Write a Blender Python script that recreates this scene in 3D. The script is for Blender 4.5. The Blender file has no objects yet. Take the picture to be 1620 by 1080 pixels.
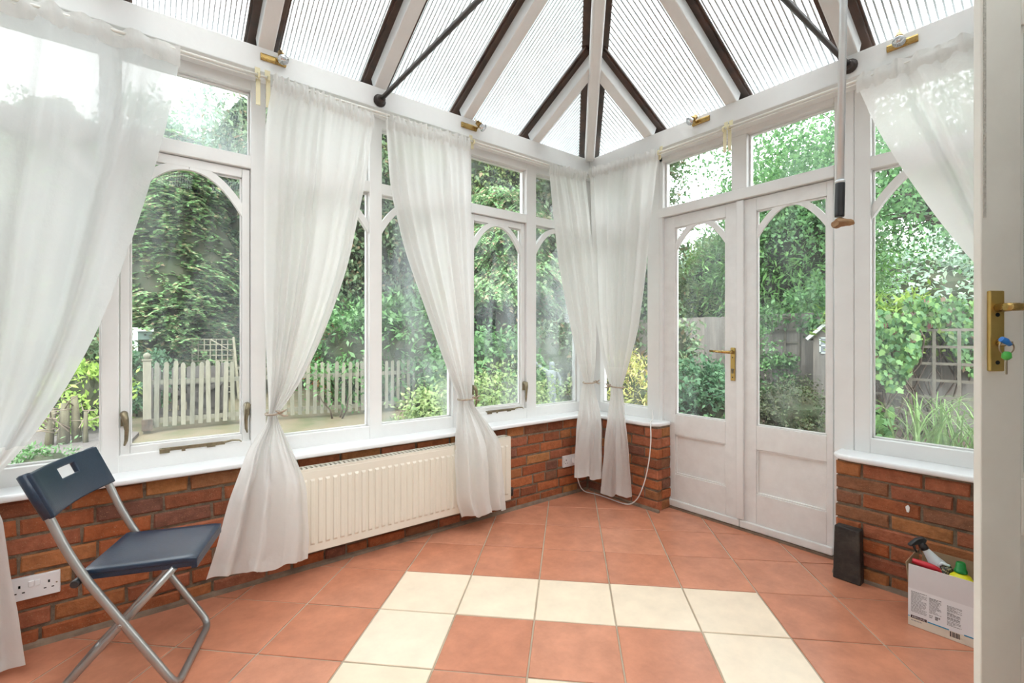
import bpy, bmesh, math, random
import numpy as np
from mathutils import Vector, Matrix, noise
random.seed(7)
rng = np.random.default_rng(11)
PI = math.pi
sc = bpy.context.scene
COL = sc.collection

# ------------------------------------------------------------------ camera, sky, exposure
CAM = np.array([-2.80, -2.57, 1.20])
ANG = math.radians(51.9)
FWD = np.array([math.cos(ANG), math.sin(ANG), 0.0])
RGT = np.array([math.sin(ANG), -math.cos(ANG), 0.0])
FPX, CX, CY = 744.0, 810.0, 536.5
cam = bpy.data.cameras.new('camera')
cam.sensor_width = 36.0
cam.lens = FPX / 1620 * 36
cam.shift_y = -3.5 / 1620
cam.clip_start = 0.05
cam.clip_end = 300
camo = bpy.data.objects.new('camera', cam)
COL.objects.link(camo)
camo.location = CAM
camo.rotation_euler = (PI / 2, 0, ANG - PI / 2)
sc.camera = camo

w = bpy.data.worlds.new('overcast_sky')
sc.world = w
w.use_nodes = True
nt = w.node_tree
bg = nt.nodes['Background']
tc = nt.nodes.new('ShaderNodeTexCoord')
nz = nt.nodes.new('ShaderNodeTexNoise')
nz.inputs['Scale'].default_value = 1.6
nz.inputs['Detail'].default_value = 4
cr = nt.nodes.new('ShaderNodeValToRGB')
cr.color_ramp.elements[0].position = 0.3
cr.color_ramp.elements[0].color = (0.86, 0.93, 1.0, 1)
cr.color_ramp.elements[1].position = 0.62
cr.color_ramp.elements[1].color = (1.0, 1.0, 1.0, 1)
nt.links.new(tc.outputs['Generated'], nz.inputs['Vector'])
nt.links.new(nz.outputs['Fac'], cr.inputs['Fac'])
nt.links.new(cr.outputs['Color'], bg.inputs['Color'])
bg.inputs['Strength'].default_value = 1.0
sun = bpy.data.lights.new('sun', 'SUN')
sun.energy = 0.9
sun.angle = math.radians(40)
sun.color = (1.0, 0.97, 0.92)
suno = bpy.data.objects.new('sun', sun)
COL.objects.link(suno)
suno.rotation_euler = (math.radians(38), math.radians(-22), 0)
sc.view_settings.view_transform = 'Standard'
sc.view_settings.look = 'None'
sc.view_settings.gamma = 1
sc.view_settings.use_curve_mapping = False
sc.view_settings.exposure = 2.55

# ------------------------------------------------------------------ pixel to point helpers (surveying the photograph)
def ray(x, y):
    return FWD + RGT * (x - CX) / FPX - np.array([0, 0, 1.0]) * (y - CY) / FPX
def onY(x, y, Y=0.0):
    d = ray(x, y); return CAM + (Y - CAM[1]) / d[1] * d
def onX(x, y, X=0.0):
    d = ray(x, y); return CAM + (X - CAM[0]) / d[0] * d
def onZ(x, y, Z=0.0):
    d = ray(x, y); return CAM + (Z - CAM[2]) / d[2] * d
def deep(x, y, d):
    return CAM + d * ray(x, y)
GZ = -0.15                                     # garden ground level
def spot(px, d):                               # a place on the garden ground
    p = CAM + d * ray(px, CY); return (p[0], p[1], GZ)

# ------------------------------------------------------------------ node materials
def new_mat(name):
    m = bpy.data.materials.new(name); m.use_nodes = True
    nt = m.node_tree
    for n in list(nt.nodes): nt.nodes.remove(n)
    out = nt.nodes.new('ShaderNodeOutputMaterial')
    return m, nt, out
def N(nt, t, **kw):
    n = nt.nodes.new(t)
    for k, v in kw.items():
        if k in n.inputs: n.inputs[k].default_value = v
        else: setattr(n, k, v)
    return n
def L(nt, a, b): nt.links.new(a, b)
def ramp(nt, stops):
    r = nt.nodes.new('ShaderNodeValToRGB')
    e = r.color_ramp.elements
    while len(e) < len(stops): e.new(0.5)
    for q, (p, c) in zip(e, stops):
        q.position = p; q.color = (*c, 1) if len(c) == 3 else c
    return r
def coords(nt, kind='Object', rand=False):
    t = nt.nodes.new('ShaderNodeTexCoord')
    if not rand: return t.outputs[kind]
    oi = nt.nodes.new('ShaderNodeObjectInfo')
    ml = N(nt, 'ShaderNodeMath', operation='MULTIPLY'); ml.inputs[1].default_value = 37.0
    ad = N(nt, 'ShaderNodeVectorMath', operation='ADD')
    L(nt, oi.outputs['Random'], ml.inputs[0]); L(nt, t.outputs[kind], ad.inputs[0]); L(nt, ml.outputs[0], ad.inputs[1])
    return ad.outputs[0]
def plain(name, c1, c2=None, scale=8, rough=0.5, metal=0.0, bump=0.0, bscale=60, stretch=None, rvar=0.0, lo=0.35, hi=0.65, coat=0.0, rand=False, spec=0.5):
    """principled with a noise blend between two own colours and a fine bump"""
    m, nt, out = new_mat(name)
    p = N(nt, 'ShaderNodeBsdfPrincipled', Roughness=rough, Metallic=metal)
    p.inputs['Coat Weight'].default_value = coat
    p.inputs['Specular IOR Level'].default_value = spec
    L(nt, p.outputs[0], out.inputs[0])
    co = coords(nt, 'Object', rand)
    if stretch:
        mp = N(nt, 'ShaderNodeMapping'); mp.inputs['Scale'].default_value = stretch
        L(nt, co, mp.inputs['Vector']); co = mp.outputs[0]
    if c2 is None: c2 = c1
    n = N(nt, 'ShaderNodeTexNoise', Scale=scale, Detail=5.0, Roughness=0.6)
    L(nt, co, n.inputs['Vector'])
    r = ramp(nt, [(lo, c1), (hi, c2)]); L(nt, n.outputs['Fac'], r.inputs['Fac'])
    L(nt, r.outputs[0], p.inputs['Base Color'])
    if rvar:
        mr = N(nt, 'ShaderNodeMapRange'); mr.inputs['To Min'].default_value = max(rough - rvar, 0.02); mr.inputs['To Max'].default_value = rough + rvar
        L(nt, n.outputs['Fac'], mr.inputs['Value']); L(nt, mr.outputs[0], p.inputs['Roughness'])
    if bump:
        n2 = N(nt, 'ShaderNodeTexNoise', Scale=bscale, Detail=4.0); L(nt, co, n2.inputs['Vector'])
        b = N(nt, 'ShaderNodeBump', Strength=bump, Distance=0.01); L(nt, n2.outputs['Fac'], b.inputs['Height'])
        L(nt, b.outputs[0], p.inputs['Normal'])
    return m

def island_mat(name, cols, rough=0.55, trans=0.35, spec=0.35):
    """leaf: every leaf (mesh island) draws its own colour; light passes through"""
    m, nt, out = new_mat(name)
    g = nt.nodes.new('ShaderNodeNewGeometry')
    stops = [(i / max(1, len(cols) - 1), tuple(min(.75, 1.45 * (0.84 * v + 0.16 * (0.3 * c[0] + 0.6 * c[1] + 0.1 * c[2]))) for v in (c[0], c[1], c[2] * 1.1))) for i, c in enumerate(cols)]
    r = ramp(nt, stops); L(nt, g.outputs['Random Per Island'], r.inputs['Fac'])
    p = N(nt, 'ShaderNodeBsdfPrincipled', Roughness=rough); p.inputs['Specular IOR Level'].default_value = spec
    t = nt.nodes.new('ShaderNodeBsdfTranslucent')
    L(nt, r.outputs[0], p.inputs['Base Color']); L(nt, r.outputs[0], t.inputs['Color'])
    mx = N(nt, 'ShaderNodeMixShader'); mx.inputs[0].default_value = trans
    L(nt, p.outputs[0], mx.inputs[1]); L(nt, t.outputs[0], mx.inputs[2]); L(nt, mx.outputs[0], out.inputs[0])
    return m

def object_mat(name, cols, rough=0.8, bump=0.6, bscale=90, noise_amt=0.35, nscale=25, nstretch=None, speckle=None, spec=0.3, coat=0.0, dark=0.55):
    """each object (brick, tile, board) draws its own colour, mottled by noise"""
    m, nt, out = new_mat(name)
    p = N(nt, 'ShaderNodeBsdfPrincipled', Roughness=rough); p.inputs['Specular IOR Level'].default_value = spec
    p.inputs['Coat Weight'].default_value = coat; p.inputs['Coat Roughness'].default_value = 0.25
    oi = nt.nodes.new('ShaderNodeObjectInfo')
    r = ramp(nt, [(i / max(1, len(cols) - 1), c) for i, c in enumerate(cols)])
    L(nt, oi.outputs['Random'], r.inputs['Fac'])
    co = coords(nt, 'Object', True)
    if nstretch:
        mp = N(nt, 'ShaderNodeMapping'); mp.inputs['Scale'].default_value = nstretch
        L(nt, co, mp.inputs['Vector']); co = mp.outputs[0]
    n = N(nt, 'ShaderNodeTexNoise', Scale=nscale, Detail=6.0, Roughness=0.65); L(nt, co, n.inputs['Vector'])
    rr = ramp(nt, [(0.3, (dark, dark, dark)), (0.7, (1.25, 1.25, 1.25))]); L(nt, n.outputs['Fac'], rr.inputs['Fac'])
    mx = N(nt, 'ShaderNodeMix', data_type='RGBA', blend_type='MULTIPLY'); mx.inputs[0].default_value = noise_amt
    L(nt, r.outputs[0], mx.inputs[6]); L(nt, rr.outputs[0], mx.inputs[7])
    col = mx.outputs[2]
    if speckle:
        n3 = N(nt, 'ShaderNodeTexNoise', Scale=nscale * 7, Detail=2.0); L(nt, co, n3.inputs['Vector'])
        r3 = ramp(nt, [(0.64, (0, 0, 0)), (0.72, (1, 1, 1))]); L(nt, n3.outputs['Fac'], r3.inputs['Fac'])
        m3 = N(nt, 'ShaderNodeMix', data_type='RGBA'); L(nt, r3.outputs[0], m3.inputs[0]); L(nt, col, m3.inputs[6])
        m3.inputs[7].default_value = (*speckle, 1); col = m3.outputs[2]
    L(nt, col, p.inputs['Base Color'])
    if bump:
        n2 = N(nt, 'ShaderNodeTexNoise', Scale=bscale, Detail=5.0); L(nt, co, n2.inputs['Vector'])
        b = N(nt, 'ShaderNodeBump', Strength=bump, Distance=0.006); L(nt, n2.outputs['Fac'], b.inputs['Height'])
        L(nt, b.outputs[0], p.inputs['Normal'])
    L(nt, p.outputs[0], out.inputs[0])
    return m

def glass_mat(name, haze_lo, haze_hi, tint=(0.97, 0.99, 0.985)):
    m, nt, out = new_mat(name)
    tr = nt.nodes.new('ShaderNodeBsdfTransparent'); tr.inputs[0].default_value = (*tint, 1)
    gl = nt.nodes.new('ShaderNodeBsdfGlossy'); gl.inputs['Roughness'].default_value = 0.01
    fr = N(nt, 'ShaderNodeFresnel', IOR=1.4)
    ml = N(nt, 'ShaderNodeMath', operation='MULTIPLY'); ml.inputs[1].default_value = 0.8
    L(nt, fr.outputs[0], ml.inputs[0])
    m1 = N(nt, 'ShaderNodeMixShader'); L(nt, ml.outputs[0], m1.inputs[0]); L(nt, tr.outputs[0], m1.inputs[1]); L(nt, gl.outputs[0], m1.inputs[2])
    df = nt.nodes.new('ShaderNodeBsdfDiffuse'); df.inputs[0].default_value = (0.78, 0.86, 0.9, 1)
    tl = nt.nodes.new('ShaderNodeBsdfTranslucent'); tl.inputs[0].default_value = (0.78, 0.86, 0.9, 1)
    md = N(nt, 'ShaderNodeMixShader'); md.inputs[0].default_value = 0.6
    L(nt, df.outputs[0], md.inputs[1]); L(nt, tl.outputs[0], md.inputs[2])
    co = coords(nt, 'Object', True)
    mp = N(nt, 'ShaderNodeMapping'); mp.inputs['Scale'].default_value = (2.6, 2.6, 0.9); mp.inputs['Rotation'].default_value = (0.3, 0.25, 0.1)
    L(nt, co, mp.inputs['Vector'])
    n = N(nt, 'ShaderNodeTexNoise', Scale=1.5, Detail=6.0, Roughness=0.6, Distortion=0.8); L(nt, mp.outputs[0], n.inputs['Vector'])
    mr = N(nt, 'ShaderNodeMapRange'); mr.inputs['From Min'].default_value = 0.42; mr.inputs['From Max'].default_value = 0.72
    mr.inputs['To Min'].default_value = haze_lo; mr.inputs['To Max'].default_value = haze_hi
    L(nt, n.outputs['Fac'], mr.inputs['Value'])
    m2 = N(nt, 'ShaderNodeMixShader'); L(nt, mr.outputs[0], m2.inputs[0]); L(nt, m1.outputs[0], m2.inputs[1]); L(nt, md.outputs[0], m2.inputs[2])
    L(nt, m2.outputs[0], out.inputs[0])
    return m

def voile_mat(name, clear, col=(0.93, 0.91, 0.86)):
    m, nt, out = new_mat(name)
    df = nt.nodes.new('ShaderNodeBsdfDiffuse'); df.inputs[0].default_value = (*col, 1)
    tl = nt.nodes.new('ShaderNodeBsdfTranslucent'); tl.inputs[0].default_value = (*col, 1)
    md = N(nt, 'ShaderNodeMixShader'); md.inputs[0].default_value = 0.5
    L(nt, df.outputs[0], md.inputs[1]); L(nt, tl.outputs[0], md.inputs[2])
    tr = nt.nodes.new('ShaderNodeBsdfTransparent')
    lw = N(nt, 'ShaderNodeLayerWeight', Blend=0.35)          # threads close up where the cloth turns edge-on
    mr = N(nt, 'ShaderNodeMapRange'); mr.inputs['To Min'].default_value = 1 - clear; mr.inputs['To Max'].default_value = 1.0
    L(nt, lw.outputs['Facing'], mr.inputs['Value'])
    mx = N(nt, 'ShaderNodeMixShader'); L(nt, mr.outputs[0], mx.inputs[0]); L(nt, tr.outputs[0], mx.inputs[1]); L(nt, md.outputs[0], mx.inputs[2])
    co = coords(nt, 'Object')
    n2 = N(nt, 'ShaderNodeTexNoise', Scale=22.0, Detail=4.0); L(nt, co, n2.inputs['Vector'])
    b = N(nt, 'ShaderNodeBump', Strength=0.25, Distance=0.02); L(nt, n2.outputs['Fac'], b.inputs['Height'])
    L(nt, b.outputs[0], df.inputs['Normal']); L(nt, b.outputs[0], tl.inputs['Normal'])
    L(nt, mx.outputs[0], out.inputs[0])
    return m

def sheet_mat(name, clear, col):
    m, nt, out = new_mat(name)
    tr = nt.nodes.new('ShaderNodeBsdfTransparent'); tr.inputs[0].default_value = (0.95, 0.97, 0.97, 1)
    tl = nt.nodes.new('ShaderNodeBsdfTranslucent'); tl.inputs[0].default_value = (*col, 1)
    df = nt.nodes.new('ShaderNodeBsdfDiffuse'); df.inputs[0].default_value = (*col, 1)
    md = N(nt, 'ShaderNodeMixShader'); md.inputs[0].default_value = 0.2
    L(nt, tl.outputs[0], md.inputs[1]); L(nt, df.outputs[0], md.inputs[2])
    n = N(nt, 'ShaderNodeTexNoise', Scale=3.0, Detail=5.0); L(nt, coords(nt, 'Object'), n.inputs['Vector'])
    mr = N(nt, 'ShaderNodeMapRange'); mr.inputs['To Min'].default_value = 1 - clear - 0.03; mr.inputs['To Max'].default_value = 1 - clear + 0.03
    L(nt, n.outputs['Fac'], mr.inputs['Value'])
    mx = N(nt, 'ShaderNodeMixShader'); L(nt, mr.outputs[0], mx.inputs[0]); L(nt, tr.outputs[0], mx.inputs[1]); L(nt, md.outputs[0], mx.inputs[2])
    L(nt, mx.outputs[0], out.inputs[0])
    return m

M = {}
M['paint'] = plain('white_gloss_paint', (0.855, 0.855, 0.84), (0.825, 0.82, 0.805), scale=5, rough=0.38, bump=0.06, bscale=40)
M['paint_worn'] = plain('worn_white_paint', (0.855, 0.855, 0.84), (0.80, 0.795, 0.78), scale=12, rough=0.4, bump=0.12, bscale=35)
M['sill'] = plain('sill_paint', (0.88, 0.89, 0.90), (0.84, 0.85, 0.87), scale=4, rough=0.22)
M['cream_paint'] = plain('aged_door_paint', (0.80, 0.785, 0.72), (0.745, 0.725, 0.66), scale=4, rough=0.42, bump=0.08, bscale=30)
M['plaster'] = plain('white_plaster', (0.86, 0.85, 0.83), (0.83, 0.82, 0.80), scale=3, rough=0.8)
M['mortar'] = plain('mortar', (0.27, 0.205, 0.145), (0.17, 0.125, 0.09), scale=30, rough=0.95, bump=0.6, bscale=120)
M['brick'] = object_mat('old_brick', [(0.43, 0.125, 0.045), (0.25, 0.085, 0.045), (0.48, 0.155, 0.06), (0.36, 0.105, 0.045), (0.46, 0.20, 0.075), (0.20, 0.085, 0.06), (0.50, 0.17, 0.085), (0.30, 0.10, 0.055)], rough=0.85, bump=0.7, bscale=70, noise_amt=0.55, nscale=28, speckle=(0.42, 0.22, 0.12), dark=0.45)
M['terracotta'] = object_mat('terracotta_tile', [(0.60, 0.235, 0.135), (0.64, 0.27, 0.165), (0.61, 0.245, 0.145), (0.66, 0.29, 0.18)], rough=0.26, bump=0.06, bscale=25, noise_amt=0.5, nscale=7, spec=0.5, dark=0.62)
M['cream_tile'] = object_mat('cream_tile', [(0.90, 0.735, 0.555), (0.92, 0.765, 0.60)], rough=0.24, bump=0.05, bscale=25, noise_amt=0.30, nscale=6, spec=0.5, dark=0.72)
M['grout'] = plain('grout', (0.52, 0.42, 0.31), (0.40, 0.31, 0.22), scale=6, rough=0.9)
M['cement'] = plain('cement_fillet', (0.28, 0.20, 0.14), (0.18, 0.12, 0.085), scale=14, rough=0.9, bump=0.3)
M['glass'] = glass_mat('window_glass', 0.005, 0.08)
M['glass_misty'] = glass_mat('misted_window_glass', 0.05, 0.42)
M['glass_dirty'] = glass_mat('dusty_window_glass', 0.015, 0.26)
M['voile'] = voile_mat('white_voile', 0.10, (0.93, 0.92, 0.905))
M['voile_sheer'] = voile_mat('sheer_voile', 0.12, (0.79, 0.80, 0.795))
M['cotton'] = voile_mat('white_curtain_cotton', 0.02, (0.90, 0.89, 0.87))
M['sheet'] = sheet_mat('polycarbonate_sheet', 0.70, (0.96, 0.97, 0.97))
M['web'] = plain('polycarbonate_web', (0.50, 0.52, 0.53), (0.42, 0.45, 0.46), rough=0.5)
M['bar'] = plain('dark_glazing_bar', (0.035, 0.026, 0.022), (0.10, 0.055, 0.038), scale=6, rough=0.3, stretch=(1, 1, 1))
M['tie'] = plain('dark_bronze_rod', (0.045, 0.035, 0.032), (0.06, 0.045, 0.04), rough=0.4, metal=0.4)
M['brass'] = plain('brass', (0.55, 0.37, 0.13), (0.42, 0.27, 0.09), scale=30, rough=0.28, metal=0.9, rvar=0.08)
M['brass_satin'] = plain('satin_brass', (0.58, 0.42, 0.14), (0.52, 0.36, 0.11), scale=20, rough=0.36, metal=0.75)
M['bronze'] = plain('aged_window_metal', (0.30, 0.25, 0.16), (0.20, 0.165, 0.11), scale=40, rough=0.42, metal=0.8)
M['chrome'] = plain('lamp_reflector', (0.85, 0.87, 0.9), (0.7, 0.72, 0.75), scale=60, rough=0.12, metal=0.8)
M['bulb'] = plain('lamp_glass', (0.8, 0.82, 0.85), (0.6, 0.63, 0.67), scale=60, rough=0.08, metal=0.2)
M['alu'] = plain('brushed_aluminium', (0.74, 0.78, 0.80), (0.68, 0.72, 0.74), rough=0.35, metal=0.5)
M['black'] = plain('black_grip', (0.02, 0.022, 0.025), (0.03, 0.032, 0.035), rough=0.35)
M['cork'] = plain('cork_knob', (0.42, 0.25, 0.12), (0.22, 0.12, 0.06), scale=20, rough=0.75, bump=0.5, bscale=40, stretch=(1, 1, 3))
M['radiator'] = plain('radiator_enamel', (0.80, 0.75, 0.645), (0.78, 0.73, 0.63), scale=3, rough=0.32)
M['steel'] = plain('chair_grey_tube', (0.42, 0.42, 0.41), (0.38, 0.38, 0.37), rough=0.36, metal=0.75)
M['chair_plastic'] = plain('black_plastic_sky_sheen', (0.012, 0.026, 0.052), (0.018, 0.035, 0.066), scale=90, rough=0.30, bump=0.12, bscale=300)  # black plastic; the sky's bluish reflection is put into its colour
M['white_plastic'] = plain('white_plastic', (0.84, 0.83, 0.84), rough=0.3)
M['hole'] = plain('socket_hole', (0.02, 0.02, 0.02), rough=0.8)
M['cream_plastic'] = plain('cream_bracket', (0.80, 0.72, 0.48), (0.76, 0.68, 0.44), rough=0.45)
M['rail'] = plain('white_curtain_wire', (0.86, 0.84, 0.78), rough=0.35)
M['cable'] = plain('white_cable', (0.85, 0.84, 0.82), rough=0.4)
M['tieback'] = plain('tieback_cord', (0.50, 0.40, 0.30), (0.40, 0.33, 0.27), scale=80, rough=0.6)
M['slab'] = plain('dark_slab', (0.028, 0.022, 0.019), (0.085, 0.068, 0.055), scale=9, rough=0.75, bump=0.5, bscale=50, lo=0.45, hi=0.8)
M['card_white'] = plain('white_card', (0.72, 0.72, 0.75), (0.69, 0.69, 0.72), rough=0.55)
M['card_grey'] = plain('light_printed_card', (0.80, 0.81, 0.84), rough=0.5)
M['card_cream'] = plain('cream_printed_card', (0.74, 0.68, 0.58), rough=0.5)
M['card_brown'] = plain('brown_card', (0.36, 0.24, 0.14), (0.31, 0.2, 0.115), scale=30, rough=0.8)
M['print_grey'] = plain('grey_print', (0.22, 0.22, 0.24), rough=0.6)
M['print_dark'] = plain('dark_print', (0.045, 0.012, 0.018), rough=0.5)
M['print_black'] = plain('black_print', (0.05, 0.05, 0.06), rough=0.5)
M['print_blue'] = plain('blue_print', (0.02, 0.30, 0.52), rough=0.5)
M['print_white'] = plain('white_print', (0.85, 0.85, 0.85), rough=0.5)
M['red'] = plain('red_plastic', (0.70, 0.03, 0.05), rough=0.3)
M['green'] = plain('green_plastic', (0.005, 0.22, 0.035), rough=0.35)
M['yellow'] = plain('yellow_plastic', (0.82, 0.76, 0.02), rough=0.3)
M['pale_bottle'] = plain('pale_bottle_plastic', (0.74, 0.80, 0.83), (0.78, 0.83, 0.86), rough=0.4)
M['dark_label'] = plain('dark_patterned_label', (0.02, 0.02, 0.02), (0.42, 0.36, 0.2), scale=120, rough=0.4, lo=0.5, hi=0.6)
M['blue'] = plain('blue_key_tag', (0.01, 0.16, 0.55), rough=0.3)
M['key_green'] = plain('green_key_tag', (0.06, 0.40, 0.06), rough=0.35)
M['key_metal'] = plain('key_metal', (0.35, 0.28, 0.2), rough=0.35, metal=0.8)
M['brush'] = plain('brush_seal', (0.60, 0.59, 0.53), (0.45, 0.44, 0.39), scale=150, rough=0.95, bump=0.6, bscale=200)
# garden
M['lawn'] = plain('dry_lawn', (0.145, 0.118, 0.072), (0.07, 0.085, 0.034), scale=2.2, rough=0.95, bump=0.8, bscale=50, lo=0.46, hi=0.72)
M['gravel'] = plain('grey_gravel', (0.14, 0.122, 0.112), (0.085, 0.073, 0.066), scale=60, rough=0.95, bump=0.8, bscale=70)
M['soil'] = plain('dark_soil', (0.10, 0.065, 0.045), (0.055, 0.035, 0.025), scale=14, rough=0.95, bump=0.9, bscale=40)
M['picket'] = object_mat('weathered_picket', [(0.165, 0.16, 0.12), (0.21, 0.20, 0.155), (0.145, 0.145, 0.115)], rough=0.85, noise_amt=0.5, nscale=9, nstretch=(3, 3, 0.6), bump=0.3)
M['gate'] = object_mat('grey_gate_wood', [(0.085, 0.078, 0.072), (0.11, 0.10, 0.09)], rough=0.85, noise_amt=0.5, nscale=9, nstretch=(3, 3, 0.6), bump=0.3)
M['board'] = object_mat('grey_fence_board', [(0.185, 0.165, 0.145), (0.23, 0.205, 0.18), (0.20, 0.185, 0.17), (0.165, 0.145, 0.125)], rough=0.85, noise_amt=0.6, nscale=6, nstretch=(5, 5, 0.35), bump=0.3)
M['trellis'] = plain('pale_trellis_wood', (0.25, 0.235, 0.17), (0.19, 0.175, 0.125), scale=12, rough=0.8)
M['trellis_dark'] = plain('weathered_trellis_wood', (0.16, 0.145, 0.115), (0.12, 0.105, 0.085), scale=12, rough=0.85)
M['bark'] = plain('bark', (0.10, 0.075, 0.055), (0.05, 0.038, 0.03), scale=9, rough=0.9, bump=0.8, bscale=30, stretch=(3, 3, 0.7))
M['core'] = plain('crown_light_blocker', (0.030, 0.045, 0.020), (0.05, 0.05, 0.03), scale=6, rough=1.0)  # colour of the added light-blocking blobs inside the crowns
M['old_wood'] = plain('rotted_post_wood', (0.15, 0.14, 0.085), (0.08, 0.068, 0.045), scale=10, rough=0.9, bump=0.6, stretch=(3, 3, 0.5))
M['stone'] = plain('garden_statue_stone', (0.20, 0.23, 0.24), (0.15, 0.175, 0.185), scale=14, rough=0.8, bump=0.2)
M['slate'] = plain('grey_paving', (0.28, 0.31, 0.34), (0.20, 0.22, 0.25), scale=5, rough=0.8, bump=0.2)
M['feeder'] = plain('white_feeder_paint', (0.62, 0.66, 0.64), (0.5, 0.54, 0.52), scale=12, rough=0.7)
M['feeder_green'] = plain('green_grey_feeder', (0.13, 0.19, 0.165), (0.10, 0.15, 0.13), scale=12, rough=0.7)
LEAF = dict(
    conifer=island_mat('conifer_leaf', [(0.062, 0.152, 0.047), (0.116, 0.24, 0.064), (0.179, 0.34, 0.106), (0.09, 0.187, 0.064), (0.268, 0.179, 0.095), (0.16, 0.32, 0.127)]),
    dark=island_mat('dark_conifer_leaf', [(0.025, 0.072, 0.032), (0.049, 0.128, 0.05), (0.033, 0.094, 0.036), (0.083, 0.177, 0.068)]),
    oak=island_mat('broad_evergreen_leaf', [(0.055, 0.105, 0.039), (0.099, 0.165, 0.066), (0.143, 0.22, 0.094), (0.066, 0.121, 0.044), (0.187, 0.121, 0.055)]),
    laurel=island_mat('laurel_leaf', [(0.029, 0.094, 0.02), (0.058, 0.159, 0.03), (0.094, 0.217, 0.052), (0.037, 0.116, 0.03)], rough=0.35, spec=0.5),
    light=island_mat('light_green_leaf', [(0.112, 0.192, 0.041), (0.176, 0.264, 0.063), (0.24, 0.304, 0.09), (0.08, 0.152, 0.036)]),
    lime=island_mat('lime_leaf', [(0.144, 0.259, 0.022), (0.23, 0.346, 0.029), (0.108, 0.202, 0.022)]),
    acer=island_mat('yellow_acer_leaf', [(0.289, 0.323, 0.051), (0.391, 0.357, 0.085), (0.238, 0.289, 0.043), (0.425, 0.281, 0.102)]),
    birch=island_mat('birch_leaf', [(0.05, 0.14, 0.041), (0.077, 0.198, 0.054), (0.117, 0.261, 0.072), (0.045, 0.117, 0.041)], trans=0.45),
    bamboo=island_mat('bamboo_leaf', [(0.06, 0.17, 0.025), (0.102, 0.264, 0.043), (0.162, 0.34, 0.068), (0.051, 0.136, 0.025)]),
    vine=island_mat('vine_leaf', [(0.032, 0.104, 0.029), (0.065, 0.168, 0.043), (0.117, 0.233, 0.043), (0.045, 0.13, 0.036), (0.032, 0.104, 0.029), (0.065, 0.168, 0.043), (0.117, 0.233, 0.043), (0.045, 0.13, 0.036), (0.156, 0.039, 0.043)]),
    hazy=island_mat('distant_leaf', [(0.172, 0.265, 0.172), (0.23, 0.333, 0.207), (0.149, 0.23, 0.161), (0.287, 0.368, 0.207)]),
    olive=island_mat('olive_box_leaf', [(0.027, 0.045, 0.012), (0.045, 0.066, 0.018), (0.06, 0.06, 0.027), (0.033, 0.051, 0.015)]),
    red=island_mat('red_tip_leaf', [(0.32, 0.08, 0.035), (0.38, 0.14, 0.05), (0.10, 0.19, 0.04), (0.14, 0.23, 0.05)]),
    grass=island_mat('long_grass_leaf', [(0.069, 0.153, 0.024), (0.111, 0.201, 0.042), (0.142, 0.221, 0.06), (0.053, 0.116, 0.024)]),
    twig=island_mat('dry_twig', [(0.17, 0.135, 0.085), (0.12, 0.09, 0.055)], trans=0.0),
)

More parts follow.
